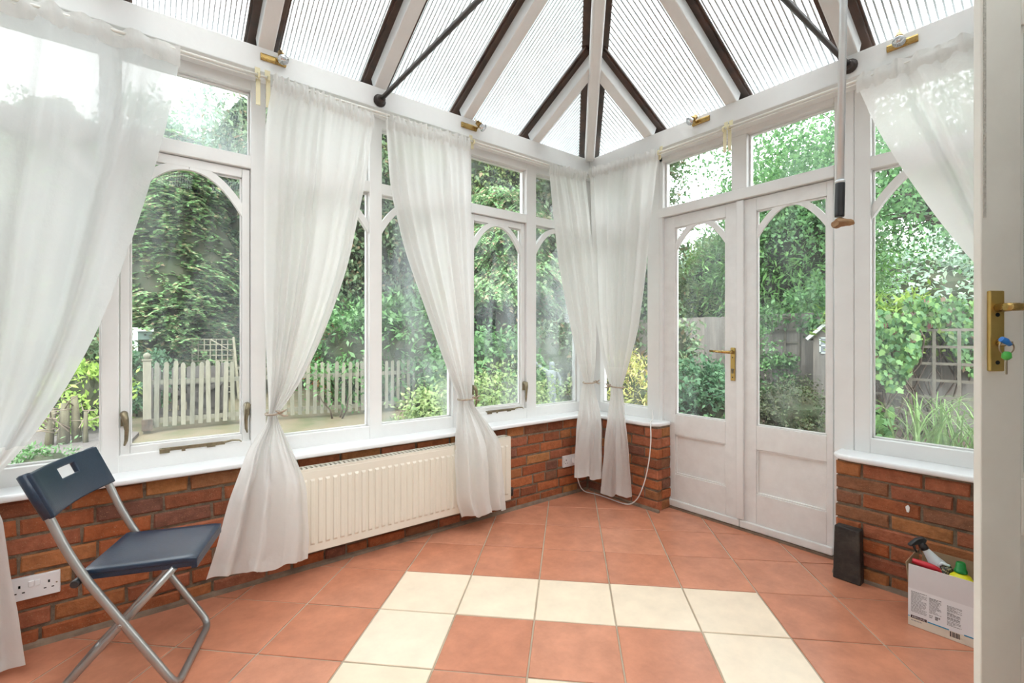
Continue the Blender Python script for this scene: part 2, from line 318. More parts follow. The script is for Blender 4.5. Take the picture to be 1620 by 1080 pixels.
# ------------------------------------------------------------------ mesh helpers
class MB:
    def __init__(s): s.v = []; s.f = []; s.sm = []
    def add(s, vs, fs, smooth=False):
        o = len(s.v); s.v += [tuple(map(float, p)) for p in vs]
        s.f += [tuple(i + o for i in f) for f in fs]; s.sm += [smooth] * len(fs); return s
    def box(s, x0, x1, y0, y1, z0, z1):
        x0, x1 = sorted((x0, x1)); y0, y1 = sorted((y0, y1)); z0, z1 = sorted((z0, z1))
        return s.add([(x0, y0, z0), (x1, y0, z0), (x1, y1, z0), (x0, y1, z0), (x0, y0, z1), (x1, y0, z1), (x1, y1, z1), (x0, y1, z1)],
                     [(3, 2, 1, 0), (4, 5, 6, 7), (0, 1, 5, 4), (1, 2, 6, 5), (2, 3, 7, 6), (3, 0, 4, 7)])
    def hexa(s, p):        # 8 points: bottom ring, top ring
        return s.add(p, [(3, 2, 1, 0), (4, 5, 6, 7), (0, 1, 5, 4), (1, 2, 6, 5), (2, 3, 7, 6), (3, 0, 4, 7)])
    def beam(s, a, b, wd, ht, up=(0, 0, 1)):      # rectangular bar from a to b
        a = np.array(a, float); b = np.array(b, float); d = b - a; d /= np.linalg.norm(d)
        sd = np.cross(d, up); sd /= np.linalg.norm(sd); u = np.cross(sd, d)
        r = []
        for c in (a, b): r.append([c - sd * wd / 2 - u * ht / 2, c + sd * wd / 2 - u * ht / 2, c + sd * wd / 2 + u * ht / 2, c - sd * wd / 2 + u * ht / 2])
        return s.add(r[0] + r[1], [(3, 2, 1, 0), (4, 5, 6, 7), (0, 1, 5, 4), (1, 2, 6, 5), (2, 3, 7, 6), (3, 0, 4, 7)])
    def tube(s, pts, r, n=10, cap=True):
        pts = [np.array(p, float) for p in pts]; k = len(pts)
        rs = r if hasattr(r, '__len__') else [r] * k
        vs = []; ref = None
        for i, p in enumerate(pts):
            d = pts[min(i + 1, k - 1)] - pts[max(i - 1, 0)]; d = d / (np.linalg.norm(d) + 1e-12)
            if ref is None:
                ref = np.array([0, 0, 1.0]) if abs(d[2]) < 0.9 else np.array([1.0, 0, 0])
            e1 = ref - d * (ref @ d); e1 /= np.linalg.norm(e1); e2 = np.cross(d, e1); ref = e1
            for j in range(n):
                t = 2 * PI * j / n; vs.append(p + rs[i] * (math.cos(t) * e1 + math.sin(t) * e2))
        fs = [(i * n + j, i * n + (j + 1) % n, (i + 1) * n + (j + 1) % n, (i + 1) * n + j) for i in range(k - 1) for j in range(n)]
        s.add(vs, fs, True)
        if cap:
            o = len(s.v) - len(vs)
            s.f += [tuple(o + j for j in range(n))[::-1], tuple(o + (k - 1) * n + j for j in range(n))]; s.sm += [False, False]
        return s
    def lathe(s, c, axis, prof, n=20):   # prof: (distance along axis, radius)
        a = np.array(axis, float); a /= np.linalg.norm(a); c = np.array(c, float)
        return s.tube([c + a * t for t, _ in prof], [max(r, 1e-4) for _, r in prof], n)
    def strip(s, rows, smooth=True):     # rows of points to a sheet
        n = len(rows[0]); vs = [p for r in rows for p in r]
        return s.add(vs, [(i * n + j, i * n + j + 1, (i + 1) * n + j + 1, (i + 1) * n + j) for i in range(len(rows) - 1) for j in range(n - 1)], smooth)
    def prism(s, poly, o, d):            # poly: points (closed, planar), extruded by vector d
        n = len(poly); p = [np.array(q, float) + np.array(o, float) for q in poly]; d = np.array(d, float)
        return s.add(p + [q + d for q in p], [tuple(range(n))[::-1], tuple(range(n, 2 * n))] + [(i, (i + 1) % n, n + (i + 1) % n, n + i) for i in range(n)])
    def build(s, name, mat, parent=None, bevel=0.0, fix=True, seg=2):
        me = bpy.data.meshes.new(name); me.from_pydata(s.v, [], s.f); me.update()
        me.polygons.foreach_set('use_smooth', s.sm)
        if fix:
            bm = bmesh.new(); bm.from_mesh(me); bmesh.ops.recalc_face_normals(bm, faces=bm.faces); bm.to_mesh(me); bm.free()
        mats = mat if isinstance(mat, (list, tuple)) else [mat]
        for q in mats: me.materials.append(q)
        o = bpy.data.objects.new(name, me); COL.objects.link(o)
        if parent is not None: o.parent = parent
        if bevel:
            md = o.modifiers.new('bevel', 'BEVEL'); md.width = bevel; md.segments = seg; md.limit_method = 'ANGLE'
        return o

def tag(o, label=None, cat=None, group=None, kind=None):
    if label: o['label'] = label
    if cat: o['category'] = cat
    if group: o['group'] = group
    if kind: o['kind'] = kind
    return o
def empty(name, loc=(0, 0, 0), rz=0.0, label=None, cat=None, group=None, kind=None):
    o = bpy.data.objects.new(name, None); COL.objects.link(o); o.location = loc; o.rotation_euler = (0, 0, rz)
    o.empty_display_size = 0.1
    return tag(o, label, cat, group, kind)
def copy_tree(o, parent=None):
    c = o.copy(); COL.objects.link(c)
    if parent is not None: c.parent = parent
    for ch in o.children: copy_tree(ch, c)
    return c
def link_mesh(name, verts, faces, mat, parent=None, smooth=False):
    me = bpy.data.meshes.new(name)
    nv, nf = len(verts), len(faces)
    me.vertices.add(nv); me.vertices.foreach_set('co', np.asarray(verts, np.float32).ravel())
    k = faces.shape[1]
    me.loops.add(nf * k); me.loops.foreach_set('vertex_index', np.asarray(faces, np.int32).ravel())
    me.polygons.add(nf); me.polygons.foreach_set('loop_start', np.arange(0, nf * k, k, dtype=np.int32))
    me.polygons.foreach_set('loop_total', np.full(nf, k, np.int32))
    if smooth: me.polygons.foreach_set('use_smooth', np.ones(nf, bool))
    me.update(calc_edges=True); me.materials.append(mat)
    o = bpy.data.objects.new(name, me); COL.objects.link(o)
    if parent is not None: o.parent = parent
    return o

# ------------------------------------------------------------------ floor
floor = MB().box(-4.45, 0.30, -3.1, 0.30, -0.16, -0.004).build('floor', M['grout'])
tag(floor, kind='structure')
PITCH, TILE, R2 = 0.345, 0.338, math.sqrt(0.5)
def clip_poly(poly, nx, ny, c):            # keep nx*x + ny*y <= c
    out = []
    for i in range(len(poly)):
        p, q = poly[i], poly[(i + 1) % len(poly)]
        dp, dq = nx * p[0] + ny * p[1] - c, nx * q[0] + ny * q[1] - c
        if dp <= 0: out.append(p)
        if (dp < 0) != (dq < 0):
            t = dp / (dp - dq); out.append((p[0] + t * (q[0] - p[0]), p[1] + t * (q[1] - p[1])))
    return out
def add_tile(iu, iv):
    uc, vc = -0.31 + PITCH * (iu + 0.5), -1.787 + PITCH * (iv + 0.5)
    cx, cy = R2 * (uc + vc), R2 * (vc - uc)
    h = TILE / 2
    sq = [(cx + R2 * (a + b), cy + R2 * (b - a)) for a, b in ((-h, -h), (h, -h), (h, h), (-h, h))]
    poly = sq
    for pl in ((1, 0, 0.158), (0, 1, 0.028), (-1, 0, 4.3), (0, -1, 2.95)):
        poly = clip_poly(poly, *pl)
        if len(poly) < 3: return
    ar = 0.5 * abs(sum(poly[i][0] * poly[(i + 1) % len(poly)][1] - poly[(i + 1) % len(poly)][0] * poly[i][1] for i in range(len(poly))))
    if ar < 0.002: return
    gx, gy = sum(p[0] for p in poly) / len(poly), sum(p[1] for p in poly) / len(poly)
    cream = (iv == 0 and -2 <= iu <= 2) or (iv == -4 and -2 <= iu <= 2) or (-4 <= iv <= 0 and iu in (-2, 2)) or (iv == -2 and iu == 0)
    n = len(poly); dz = random.uniform(-0.0006, 0.0006)
    inn = [(gx + (p[0] - gx) * 0.988, gy + (p[1] - gy) * 0.988) for p in poly]
    vs = [(p[0] - gx, p[1] - gy, -0.008) for p in poly] + [(p[0] - gx, p[1] - gy, -0.0018 + dz) for p in poly] + [(p[0] - gx, p[1] - gy, dz) for p in inn]
    fs = [tuple(range(2 * n, 3 * n))] + [(i, (i + 1) % n, n + (i + 1) % n, n + i) for i in range(n)] + [(n + i, n + (i + 1) % n, 2 * n + (i + 1) % n, 2 * n + i) for i in range(n)]
    o = MB().add(vs, fs).build('tile', M['cream_tile'] if cream else M['terracotta'], floor)
    o.location = (gx, gy, 0)
for iu in range(-13, 13):
    for iv in range(-12, 9): add_tile(iu, iv)

# ------------------------------------------------------------------ brick dwarf walls
def brick(parent, o, ax, ay, length, height, depth=0.05):
    """o lower corner on the wall face; ax along, ay outwards (unit vectors in plan)"""
    j = lambda s=0.0022: random.uniform(-s, s)
    c = 0.006; p = random.uniform(-0.002, 0.005)
    pts = []
    for (a, z) in ((0, 0), (length, 0), (length, height), (0, height)):
        pts.append((a, depth, z))
    for (a, z) in ((0, 0), (length, 0), (length, height), (0, height)):
        pts.append((a + j(), -p + c, z + j()))
    for (a, z) in ((c, c), (length - c, c), (length - c, height - c), (c, height - c)):
        pts.append((a + j(), -p + j(0.0015), z + j()))
    mid = [(length * 0.5 + j(0.02), -p + j(0.002), c + j()), (length * 0.5 + j(0.02), -p + j(0.002), height - c + j())]
    pts += mid
    W = [(ax[0] * a - ay[0] * (-b), ax[1] * a - ay[1] * (-b), z) for a, b, z in pts]
    fs = [(0, 1, 5, 4), (1, 2, 6, 5), (2, 3, 7, 6), (3, 0, 4, 7), (4, 5, 9, 12, 8), (5, 6, 10, 9), (6, 7, 11, 13, 10), (7, 4, 8, 11), (8, 12, 13, 11), (12, 9, 10, 13)]
    b = MB().add(W, fs).build('brick', M['brick'], parent)
    b.location = o
    return b
COURSE, ZB = 0.0728, 0.003
def brick_run(parent, P, ax, ay, length, courses, seed, ends=(False, False)):
    """P start corner; lays courses of stretchers with an odd header, as in the photograph"""
    r = random.Random(seed)
    for k in range(courses):
        z = ZB + k * COURSE; a = 0.0
        first = (0.218 if k % 2 == 0 else 0.105) if ends[0] else r.uniform(0.06, 0.215)
        ln = first
        while a < length - 0.012:
            ln = min(ln, length - a)
            if length - a - ln < 0.045: ln = length - a
            brick(parent, (P[0] + ax[0] * a, P[1] + ax[1] * a, z + r.uniform(-0.0015, 0.0015)), ax, ay, ln, COURSE - r.uniform(0.010, 0.014))
            a += ln + 0.011
            ln = r.choice([0.218, 0.218, 0.224, 0.212, 0.218, 0.15, 0.108])
FL, FR = 0.035, 0.012            # brick faces of the left and the right wall
wall_left = MB().box(-4.45, 0.20, FL + 0.008, 0.22, -0.16, 0.588).build('wall_left', M['mortar']); tag(wall_left, kind='structure')
brick_run(wall_left, (-4.3, FL), (1, 0), (0, 1), 4.3 + FR - 0.01, 8, 3)
wall_right = MB().box(FR + 0.008, 0.24, -0.615, 0.20, -0.16, 0.588).box(FR + 0.008, 0.24, -2.95, -1.698, -0.16, 0.588).build('wall_right', M['mortar']); tag(wall_right, kind='structure')
brick_run(wall_right, (FR, -0.622), (0, 1), (1, 0), 0.622 + FL - 0.01, 8, 9, (True, False))
brick_run(wall_right, (FR, -1.691), (0, -1), (1, 0), 1.25, 8, 12, (True, False))
for k in range(8):                # returns beside the door opening
    z = ZB + k * COURSE
    for (y, ay) in ((-0.622, (0, 1)), (-1.691, (0, -1))):
        ln = 0.105 if k % 2 == 0 else 0.16
        brick(wall_right, (FR + 0.055, y, z), (1, 0), ay, 0.10, COURSE - 0.012, 0.03)
# white scuff on the brick below the right sill
sp = MB(); sp.add([(0.0035, -1.983 + 0.007 * math.cos(t) * (1 + 0.35 * math.sin(3 * t)), 0.408 + 0.019 * math.sin(t) * (1 + 0.4 * math.cos(2 * t))) for t in np.linspace(0, 2 * PI, 16, endpoint=False)] +
                  [(0.012, -1.983 + 0.006 * math.cos(t), 0.408 + 0.018 * math.sin(t)) for t in np.linspace(0, 2 * PI, 16, endpoint=False)],
                  [tuple(range(16))] + [(i, (i + 1) % 16, 16 + (i + 1) % 16, 16 + i) for i in range(16)])
tag(sp.build('filler_spot', M['plaster'], wall_right), 'white filler spot on the brickwork')
fil = MB()
fil.prism([(0, FL, 0), (0, FL - 0.022, 0), (0, FL - 0.016, 0.012), (0, FL, 0.02)], (-4.3, 0, 0.0), (4.31, 0, 0))
fil.prism([(FR, 0, 0), (FR - 0.02, 0, 0), (FR - 0.014, 0, 0.01), (FR, 0, 0.018)], (0, 0, 0), (0, -0.64, 0))
fil.prism([(FR, 0, 0), (FR - 0.02, 0, 0), (FR - 0.014, 0, 0.01), (FR, 0, 0.018)], (0, -1.68, 0), (0, -1.27, 0))
tag(fil.build('trim_1', M['cement']), kind='structure')

# white window boards with rounded noses
def sill(name, pts_in, outline):
    mb = MB(); mb.prism([(x, y, 0) for x, y in outline], (0, 0, 0.587), (0, 0, 0.028))
    return tag(mb.build(name, M['sill'], None, bevel=0.011, seg=4), kind='structure')
sill('trim_2', None, [(-4.3, -0.022), (-0.022, -0.022), (-0.022, -0.52), (0.0, -0.585), (0.045, -0.625), (0.16, -0.632), (0.16, 0.16), (-4.3, 0.16)])
sill('trim_3', None, [(-0.022, -2.95), (-0.022, -1.76), (0.0, -1.70), (0.045, -1.672), (0.16, -1.665), (0.16, -2.95)])

# ------------------------------------------------------------------ back of the room (behind the camera)
wb = MB().box(-4.45, -1.30, -3.10, -2.95, -0.15, 2.75).box(-0.42, 0.22, -3.10, -2.95, -0.15, 2.75).box(-1.30, -0.42, -3.10, -2.95, 2.16, 2.75)
wb.box(-1.4, -1.3, -4.4, -3.1, 0, 2.4).box(-0.42, -0.32, -4.4, -3.1, 0, 2.4).box(-1.4, -0.32, -4.5, -4.4, 0, 2.4).box(-1.4, -0.32, -4.5, -3.1, 2.4, 2.5).box(-1.4, -0.32, -4.5, -3.1, -0.15, -0.002)
tag(wb.build('wall_back', M['plaster']), kind='structure')
tag(MB().box(-4.45, -4.3, -2.95, 0.22, -0.15, 3.6).build('wall_end', M['plaster']), kind='structure')

# ------------------------------------------------------------------ roof
ZE, SL, RY = 2.63, 0.5, 1.475
PT = dict(L=lambda a, d: (a, -d), R=lambda a, d: (-d, a), B=lambda a, d: (a, -2.95 + d))
LIM = dict(L=lambda a: min(-a, RY), R=lambda a: min(-a, a + 2.95), B=lambda a: min(-a, RY))
ceiling = empty('ceiling', kind='structure')
eb = MB().box(-4.3, 0.24, 0.0, 0.24, 2.512, ZE).box(0.0, 0.24, -2.95, 0.0, 2.512, ZE)
eb.build('eaves_beam', M['paint'], ceiling, bevel=0.004)
def P3(s, a, d, off): x, y = PT[s](a, d); return (x, y, ZE + SL * d + off)
def rafter(s, a):
    lim = LIM[s](a)
    MB().beam(P3(s, a, -0.04, 0.05), P3(s, a, lim, 0.05), 0.072, 0.088).build('rafter', M['paint'], ceiling, bevel=0.006)
    MB().beam(P3(s, a, -0.18, 0.106), P3(s, a, lim, 0.106), 0.165, 0.016).beam(P3(s, a, -0.18, 0.094), P3(s, a, lim, 0.094), 0.142, 0.014).build('glazing_bar', M['bar'], ceiling, bevel=0.003)
XR = [-0.56, -1.145, -1.735, -2.325, -2.92, -3.51, -4.10]
YR = [-0.55, -1.145, -1.755, -2.37]
for a in XR: rafter('L', a); rafter('B', a)
for a in YR: rafter('R', a)
for (x, y, sx, sy) in ((0, 0, -1, -1), (0, -2.95, -1, 1)):          # hips
    A = np.array([x, y, 0.0]); D = np.array([sx, sy, 0.0])
    a0, a1 = A - D * 0.0, A + D * RY
    MB().beam((*a0[:2], ZE + 0.022), (*a1[:2], ZE + SL * RY + 0.022), 0.075, 0.115).build('hip_rafter', M['paint'], ceiling, bevel=0.018, seg=3)
    b0 = A - D * 0.18
    MB().beam((*b0[:2], ZE - 0.09 + 0.10), (*a1[:2], ZE + SL * RY + 0.10), 0.165, 0.02).build('glazing_bar', M['bar'], ceiling, bevel=0.003)
MB().beam((-RY, -RY, ZE + SL * RY + 0.03), (-4.3, -RY, ZE + SL * RY + 0.03), 0.08, 0.14).build('ridge_beam', M['paint'], ceiling, bevel=0.006)
def panel(s, a0, a1, step):
    lo, hi = min(a0, a1), max(a0, a1); OFF = 0.116
    brk = [a for a in ((-RY,) if s != 'R' else (-1.475,)) if lo < a < hi]
    aa = [lo] + brk + [hi]
    d0 = -0.2
    poly = [P3(s, lo, d0, OFF), P3(s, hi, d0, OFF)] + [P3(s, a, max(LIM[s](a), d0 + 0.01), OFF) for a in aa[::-1]]
    n = len(poly); up = [(p[0], p[1], p[2] + 0.016) for p in poly]
    poly = [(p[0], p[1], p[2] + 0.0145) for p in poly]
    mb = MB(); mb.add(poly + up, [tuple(range(n)), tuple(range(n, 2 * n))[::-1]] + [(i, n + i, n + (i + 1) % n, (i + 1) % n) for i in range(n)])
    sh = mb.build('roof_panel', M['sheet'], ceiling, fix=False)
    wb = MB(); a = lo + step * 0.5; wid = step * 0.27
    while a < hi:
        lm = LIM[s](a)
        if lm > 0.0:
            wb.add([P3(s, a, d0, OFF + 0.001), P3(s, a, lm, OFF + 0.001), P3(s, a, lm, OFF + 0.015), P3(s, a, d0, OFF + 0.015),
                    P3(s, a + wid, d0, OFF + 0.001), P3(s, a + wid, lm, OFF + 0.001), P3(s, a + wid, lm, OFF + 0.015), P3(s, a + wid, d0, OFF + 0.015)],
                   [(0, 1, 2, 3), (7, 6, 5, 4), (0, 4, 5, 1)])
        a += step
    tag(wb.build('web', M['web'], sh, fix=False), kind='stuff')
for s, edges, st in (('L', [0.0] + XR + [-4.3], 0.0205), ('R', [0.0] + YR + [-2.95], 0.028), ('B', [0.0] + XR + [-4.3], 0.0205)):
    for a0, a1 in zip(edges[:-1], edges[1:]): panel(s, a0, a1, st)

# tie rods across the room, with round flange feet on the eaves beam
def tie_rod(p0, p1, label):
    t = empty('tie_rod', label=label, cat='tie rod', group='dark tie rods under the roof')
    MB().tube([p0, p1], 0.0125, 12).build('rod', M['tie'], t)
    p0, p1 = np.array(p0), np.array(p1); d = (p1 - p0) / np.linalg.norm(p1 - p0)
    for p, s in ((p0, 1), (p1, -1)):
        MB().lathe(p, d * s, [(0, 0.034), (0.008, 0.036), (0.012, 0.03), (0.03, 0.022), (0.034, 0.024), (0.05, 0.016)], 16).build('flange', M['tie'], t)
tie_rod((-1.744, 0.0, 2.553), (-1.744, -2.95, 2.562), 'dark metal tie rod fixed to the left eaves beam above the pair of middle curtains')
tie_rod((0.0, -1.757, 2.571), (-4.3, -1.757, 2.571), 'dark metal tie rod fixed to the right eaves beam, passing behind the hanging window pole')

# ------------------------------------------------------------------ windows and doors
ARCH_P = 2.1                                         # how full the shoulders of the arches are
PW = dict(L=lambda a, o, z: (a, o, z), R=lambda a, o, z: (o, a, z))
def wbox(mb, s, a0, a1, o0, o1, z0, z1):
    if s == 'L': mb.box(a0, a1, o0, o1, z0, z1)
    else: mb.box(o0, o1, a0, a1, z0, z1)
    return mb
def arch_curve(a0, a1, zs, zt, n=12):
    m, h = (a0 + a1) / 2, abs(a1 - a0) / 2; left = []
    for i in range(n + 1):
        t = (i / n) ** 1.25
        left.append((m - h + h * t, zs + (zt - zs) * (1 - (1 - t) ** ARCH_P)))
    right = [(2 * m - x, z) for x, z in left[::-1]]
    return left, right
def arch(s, a0, a1, zs, zt, o0, o1, band, parent, ztop):
    lo, hi = min(a0, a1), max(a0, a1)
    lf, rt = arch_curve(lo, hi, zs, zt)
    mb = MB()
    for side, cur in ((1, lf), (-1, rt)):
        rows = []
        for i, (a, z) in enumerate(cur):
            p, q = cur[max(i - 1, 0)], cur[min(i + 1, len(cur) - 1)]
            dx, dz = q[0] - p[0], q[1] - p[1]; ln = math.hypot(dx, dz)
            nx, nz_ = -dz / ln, dx / ln
            b = (a + nx * band, min(z + nz_ * band, ztop + 0.004))
            rows.append([PW[s](a, o0, z), PW[s](b[0], o0, b[1]), PW[s](b[0], o1, b[1]), PW[s](a, o1, z), PW[s](a, o0, z)])
        mb.strip(rows, False)
    return mb.build('arch', M['paint'], parent)
def pane(s, a0, a1, z0, z1, o, parent, mat='glass'):
    return wbox(MB(), s, a0, a1, o, o + 0.004, z0, z1).build('pane', M[mat], parent)
def bead(s, a0, a1, z0, z1, o0, o1, wd, parent, name='glazing_bead', mat='paint'):
    mb = MB()
    wbox(mb, s, a0, a1, o0, o1, z0, z0 + wd); wbox(mb, s, a0, a1, o0, o1, z1 - wd, z1)
    lo, hi = min(a0, a1), max(a0, a1)
    wbox(mb, s, lo, lo + wd, o0, o1, z0, z1); wbox(mb, s, hi - wd, hi, o0, o1, z0, z1)
    return mb.build(name, M[mat], parent, bevel=0.003)
Z0, ZT0, ZT1, ZH = 0.612, 2.066, 2.131, 2.462
PO = 0.12                                            # inner face of the posts, left wall
xs = lambda px: float(onY(px, 550, PO)[0])
def handle(s, a, o, z, parent, flip=1):
    """casement fastener: small plate and a drooping lever"""
    mb = wbox(MB(), s, a - 0.011, a + 0.011, o - 0.012, o, z - 0.03, z + 0.03)
    mb.tube([PW[s](a, o - 0.008, z + 0.028), PW[s](a, o - 0.034, z + 0.024), PW[s](a + flip * 0.006, o - 0.046, z + 0.004), PW[s](a + flip * 0.010, o - 0.047, z - 0.045), PW[s](a + flip * 0.008, o - 0.042, z - 0.09), PW[s](a + flip * 0.002, o - 0.034, z - 0.112)],
            [0.011, 0.014, 0.012, 0.0085, 0.007, 0.004], 10)
    mb.lathe(PW[s](a, o - 0.005, z + 0.024), np.array(PW[s](0, -1, 0)), [(0, 0.014), (0.012, 0.014), (0.016, 0.01)], 12)
    return mb.build('handle', M['bronze'], parent, bevel=0.002)
def stay(s, a0, a1, o, z, parent):
    """long casement stay lying on its pin along the bottom rail"""
    mb = wbox(MB(), s, a0, a1, o - 0.022, o - 0.016, z - 0.004, z + 0.012)
    L0 = a1 - a0
    wbox(mb, s, a0 - 0.008, a0 + 0.03, o - 0.026, o, z - 0.012, z + 0.008)
    wbox(mb, s, a0 + L0 * 0.30, a0 + L0 * 0.36, o - 0.02, o, z - 0.013, z + 0.006)
    wbox(mb, s, a0 + L0 * 0.70, a0 + L0 * 0.84, o - 0.025, o, z - 0.009, z + 0.003)
    mb.tube([PW[s](a1 - 0.01, o - 0.018, z + 0.005), PW[s](a1 + 0.03, o - 0.022, z + 0.012), PW[s](a1 + 0.06, o - 0.03, z + 0.010), PW[s](a1 + 0.07, o - 0.032, z + 0.002)], [0.006, 0.005, 0.004, 0.003], 8)
    return mb.build('stay', M['bronze'], parent, bevel=0.0015)
def light(s, win, a0, a1, zs=1.825, mat='glass', top='glass', arch_on=True):
    """fixed light between two posts: tall arched pane below the transom, short pane above"""
    g = PO + 0.05
    pane(s, a0, a1, 0.66, ZT0, g, win, mat); bead(s, a0, a1, 0.688, ZT0, g - 0.014, g, 0.009, win)
    if arch_on: arch(s, a0, a1, zs, ZT0 - 0.03, g - 0.034, g - 0.002, 0.036, win, ZT0)
    pane(s, a0, a1, ZT1 - 0.02, ZH, g, win, top); bead(s, a0, a1, ZT1, ZH, g - 0.014, g, 0.009, win)
def casement(s, win, a0, a1, mat='glass', top='glass'):
    """opening light: sash of stiles and rails with arched glazing, fasteners and a stay"""
    lo, hi = min(a0, a1), max(a0, a1); o = PO + 0.022; st = 0.036
    zb, zt, rb, rt = 0.678, ZT0 - 0.003, 0.042, 0.045
    mb = MB()
    wbox(mb, s, lo + .002, lo + st, o, o + 0.045, zb, zt); wbox(mb, s, hi - st, hi - .002, o, o + 0.045, zb, zt)
    wbox(mb, s, lo + st, hi - st, o + 0.0015, o + 0.045, zb, zb + rb); wbox(mb, s, lo + st, hi - st, o + 0.0015, o + 0.045, zt - rt, zt)
    sash = mb.build('casement', M['paint'], win, bevel=0.003)
    pane(s, lo + st - .01, hi - st + .01, zb + rb - .01, zt - rt + .01, o + 0.028, sash, mat)
    bead(s, lo + st, hi - st, zb + rb, zt - rt, o + 0.016, o + 0.028, 0.008, sash)
    arch(s, lo + st, hi - st, 1.82, zt - rt - 0.010, o + 0.002, o + 0.026, 0.035, sash, zt - rt)
    g = PO + 0.05
    pane(s, a0, a1, ZT1 - 0.02, ZH, g, win, top); bead(s, a0, a1, ZT1, ZH, g - 0.014, g, 0.009, win)
    return sash, o
def members(s, win, posts, a_lo, a_hi, bot=(Z0, 0.688), head=(ZH, 2.53)):
    mb = MB()
    for p0, p1, dep in posts: wbox(mb, s, p0, p1, PO - dep, PO + 0.085, Z0, head[1])
    wbox(mb, s, a_lo, a_hi, PO + 0.004, PO + 0.085, *bot)
    wbox(mb, s, a_lo, a_hi, PO + 0.003, PO + 0.085, ZT0, ZT1)
    wbox(mb, s, a_lo, a_hi, PO + 0.004, PO + 0.085, *head)
    return mb.build('frame', M['paint'], win, bevel=0.004)
A0, A1, A2, A3, A4 = xs(160), xs(188.5), xs(397), xs(420), xs(585)
A5, A6, A7, A8, A9 = xs(604.5), xs(717), xs(746), xs(833.5), xs(848.5)
A10 = xs(917)
AL = A0 - 0.50
w1 = empty('window_1', kind='structure')
members('L', w1, [(AL - 0.07, AL, 0.0), (A0, A1, 0.0), (A2, A3, 0.0)], AL - 0.07, A3)
light('L', w1, AL, A0, top='glass_misty'); sash, so = casement('L', w1, A1, A2, 'glass', 'glass_misty')
handle('L', A1 + 0.016, so, 0.845, sash, 1); handle('L', A2 - 0.016, so, 0.845, sash, -1)
stay('L', A1 + 0.15, A1 + 0.40, so, 0.688, sash)
w0 = empty('window_6', kind='structure')
members('L', w0, [(-4.3, -4.22, 0)], -4.3, AL - 0.07); light('L', w0, -4.22, -3.86); light('L', w0, -3.80, AL - 0.07)
w2 = empty('window_2', kind='structure')
members('L', w2, [(A4, A5, 0.0), (A6, A7, 0.0)], A3, A7)
light('L', w2, A3, A4, mat='glass'); light('L', w2, A5, A6, mat='glass_dirty')
w3 = empty('window_3', kind='structure')
members('L', w3, [(A8, A9, 0.0), (A10, 0.16, 0.0)], A7, 0.16)
sash, so = casement('L', w3, A7 - 0.0, A8, 'glass_dirty', 'glass'); light('L', w3, A9, A10, mat='glass_dirty')
handle('L', A8 - 0.016, so, 0.85, sash, -1); handle('L', A7 + 0.016, so, 0.85, sash, 1)
stay('L', A7 + 0.14, A7 + 0.38, so, 0.688, sash)
ys = lambda px, X: float(onX(px, 550, X)[1])
PO = 0.15
ARCH_P = 1.8
ZT0, ZT1, ZH = 2.078, 2.144, 2.480
B0, B1, B2 = ys(947, PO), ys(1024, PO), ys(1043, PO)
w4 = empty('window_4', kind='structure')
members('R', w4, [(0.02, 0.16, 0.0), (B1, B2, 0.0)], 0.10, B2)
light('R', w4, 0.04, B1, mat='glass')
D0, D1, D2, D3 = ys(1046, PO), ys(1050, 0.17), ys(1320, PO), ys(1351, PO)
S0 = ys(1377, PO)
w5 = empty('window_5', kind='structure')
members('R', w5, [(D3, S0, 0.0), (-2.95, -2.80, 0.0)], -2.95, D3)
light('R', w5, S0, -2.28, mat='glass', zs=1.82)
light('R', w5, -2.34, -2.80, mat='glass', zs=1.82)
wbox(MB(), 'R', -2.34, -2.28, PO, PO + 0.085, Z0, 2.53).build('mullion', M['paint'], w5)
# door frame: posts, transom rail, two top lights, threshold
df = MB()
wbox(df, 'R', B2, B2 - 0.028, PO, PO + 0.09, 0.0, 2.55); wbox(df, 'R', D2, D3, PO - 0.004, PO + 0.09, 0.0, 2.55)
wbox(df, 'R', B2, D2, PO - 0.008, PO + 0.09, ZT0, ZT1); wbox(df, 'R', B2, D2, PO, PO + 0.09, ZH, 2.55)
T0, T1 = ys(1157, PO), ys(1181, PO)
wbox(df, 'R', T0, T1, PO, PO + 0.09, ZT1, ZH)
w7 = empty('window_7', kind='structure')
df.build('frame', M['paint'], w7, bevel=0.004)
for a0, a1 in ((B2 - 0.028, T0), (T1, D2)):
    pane('R', a0, a1, ZT1 - .01, ZH + .01, PO + 0.05, w7); bead('R', a0, a1, ZT1, ZH, PO + 0.036, PO + 0.05, 0.009, w7)
th = MB(); wbox(th, 'R', B2, D2, 0.155, 0.26, -0.004, 0.012)
tag(th.build('trim_4', M['cement']), kind='structure')
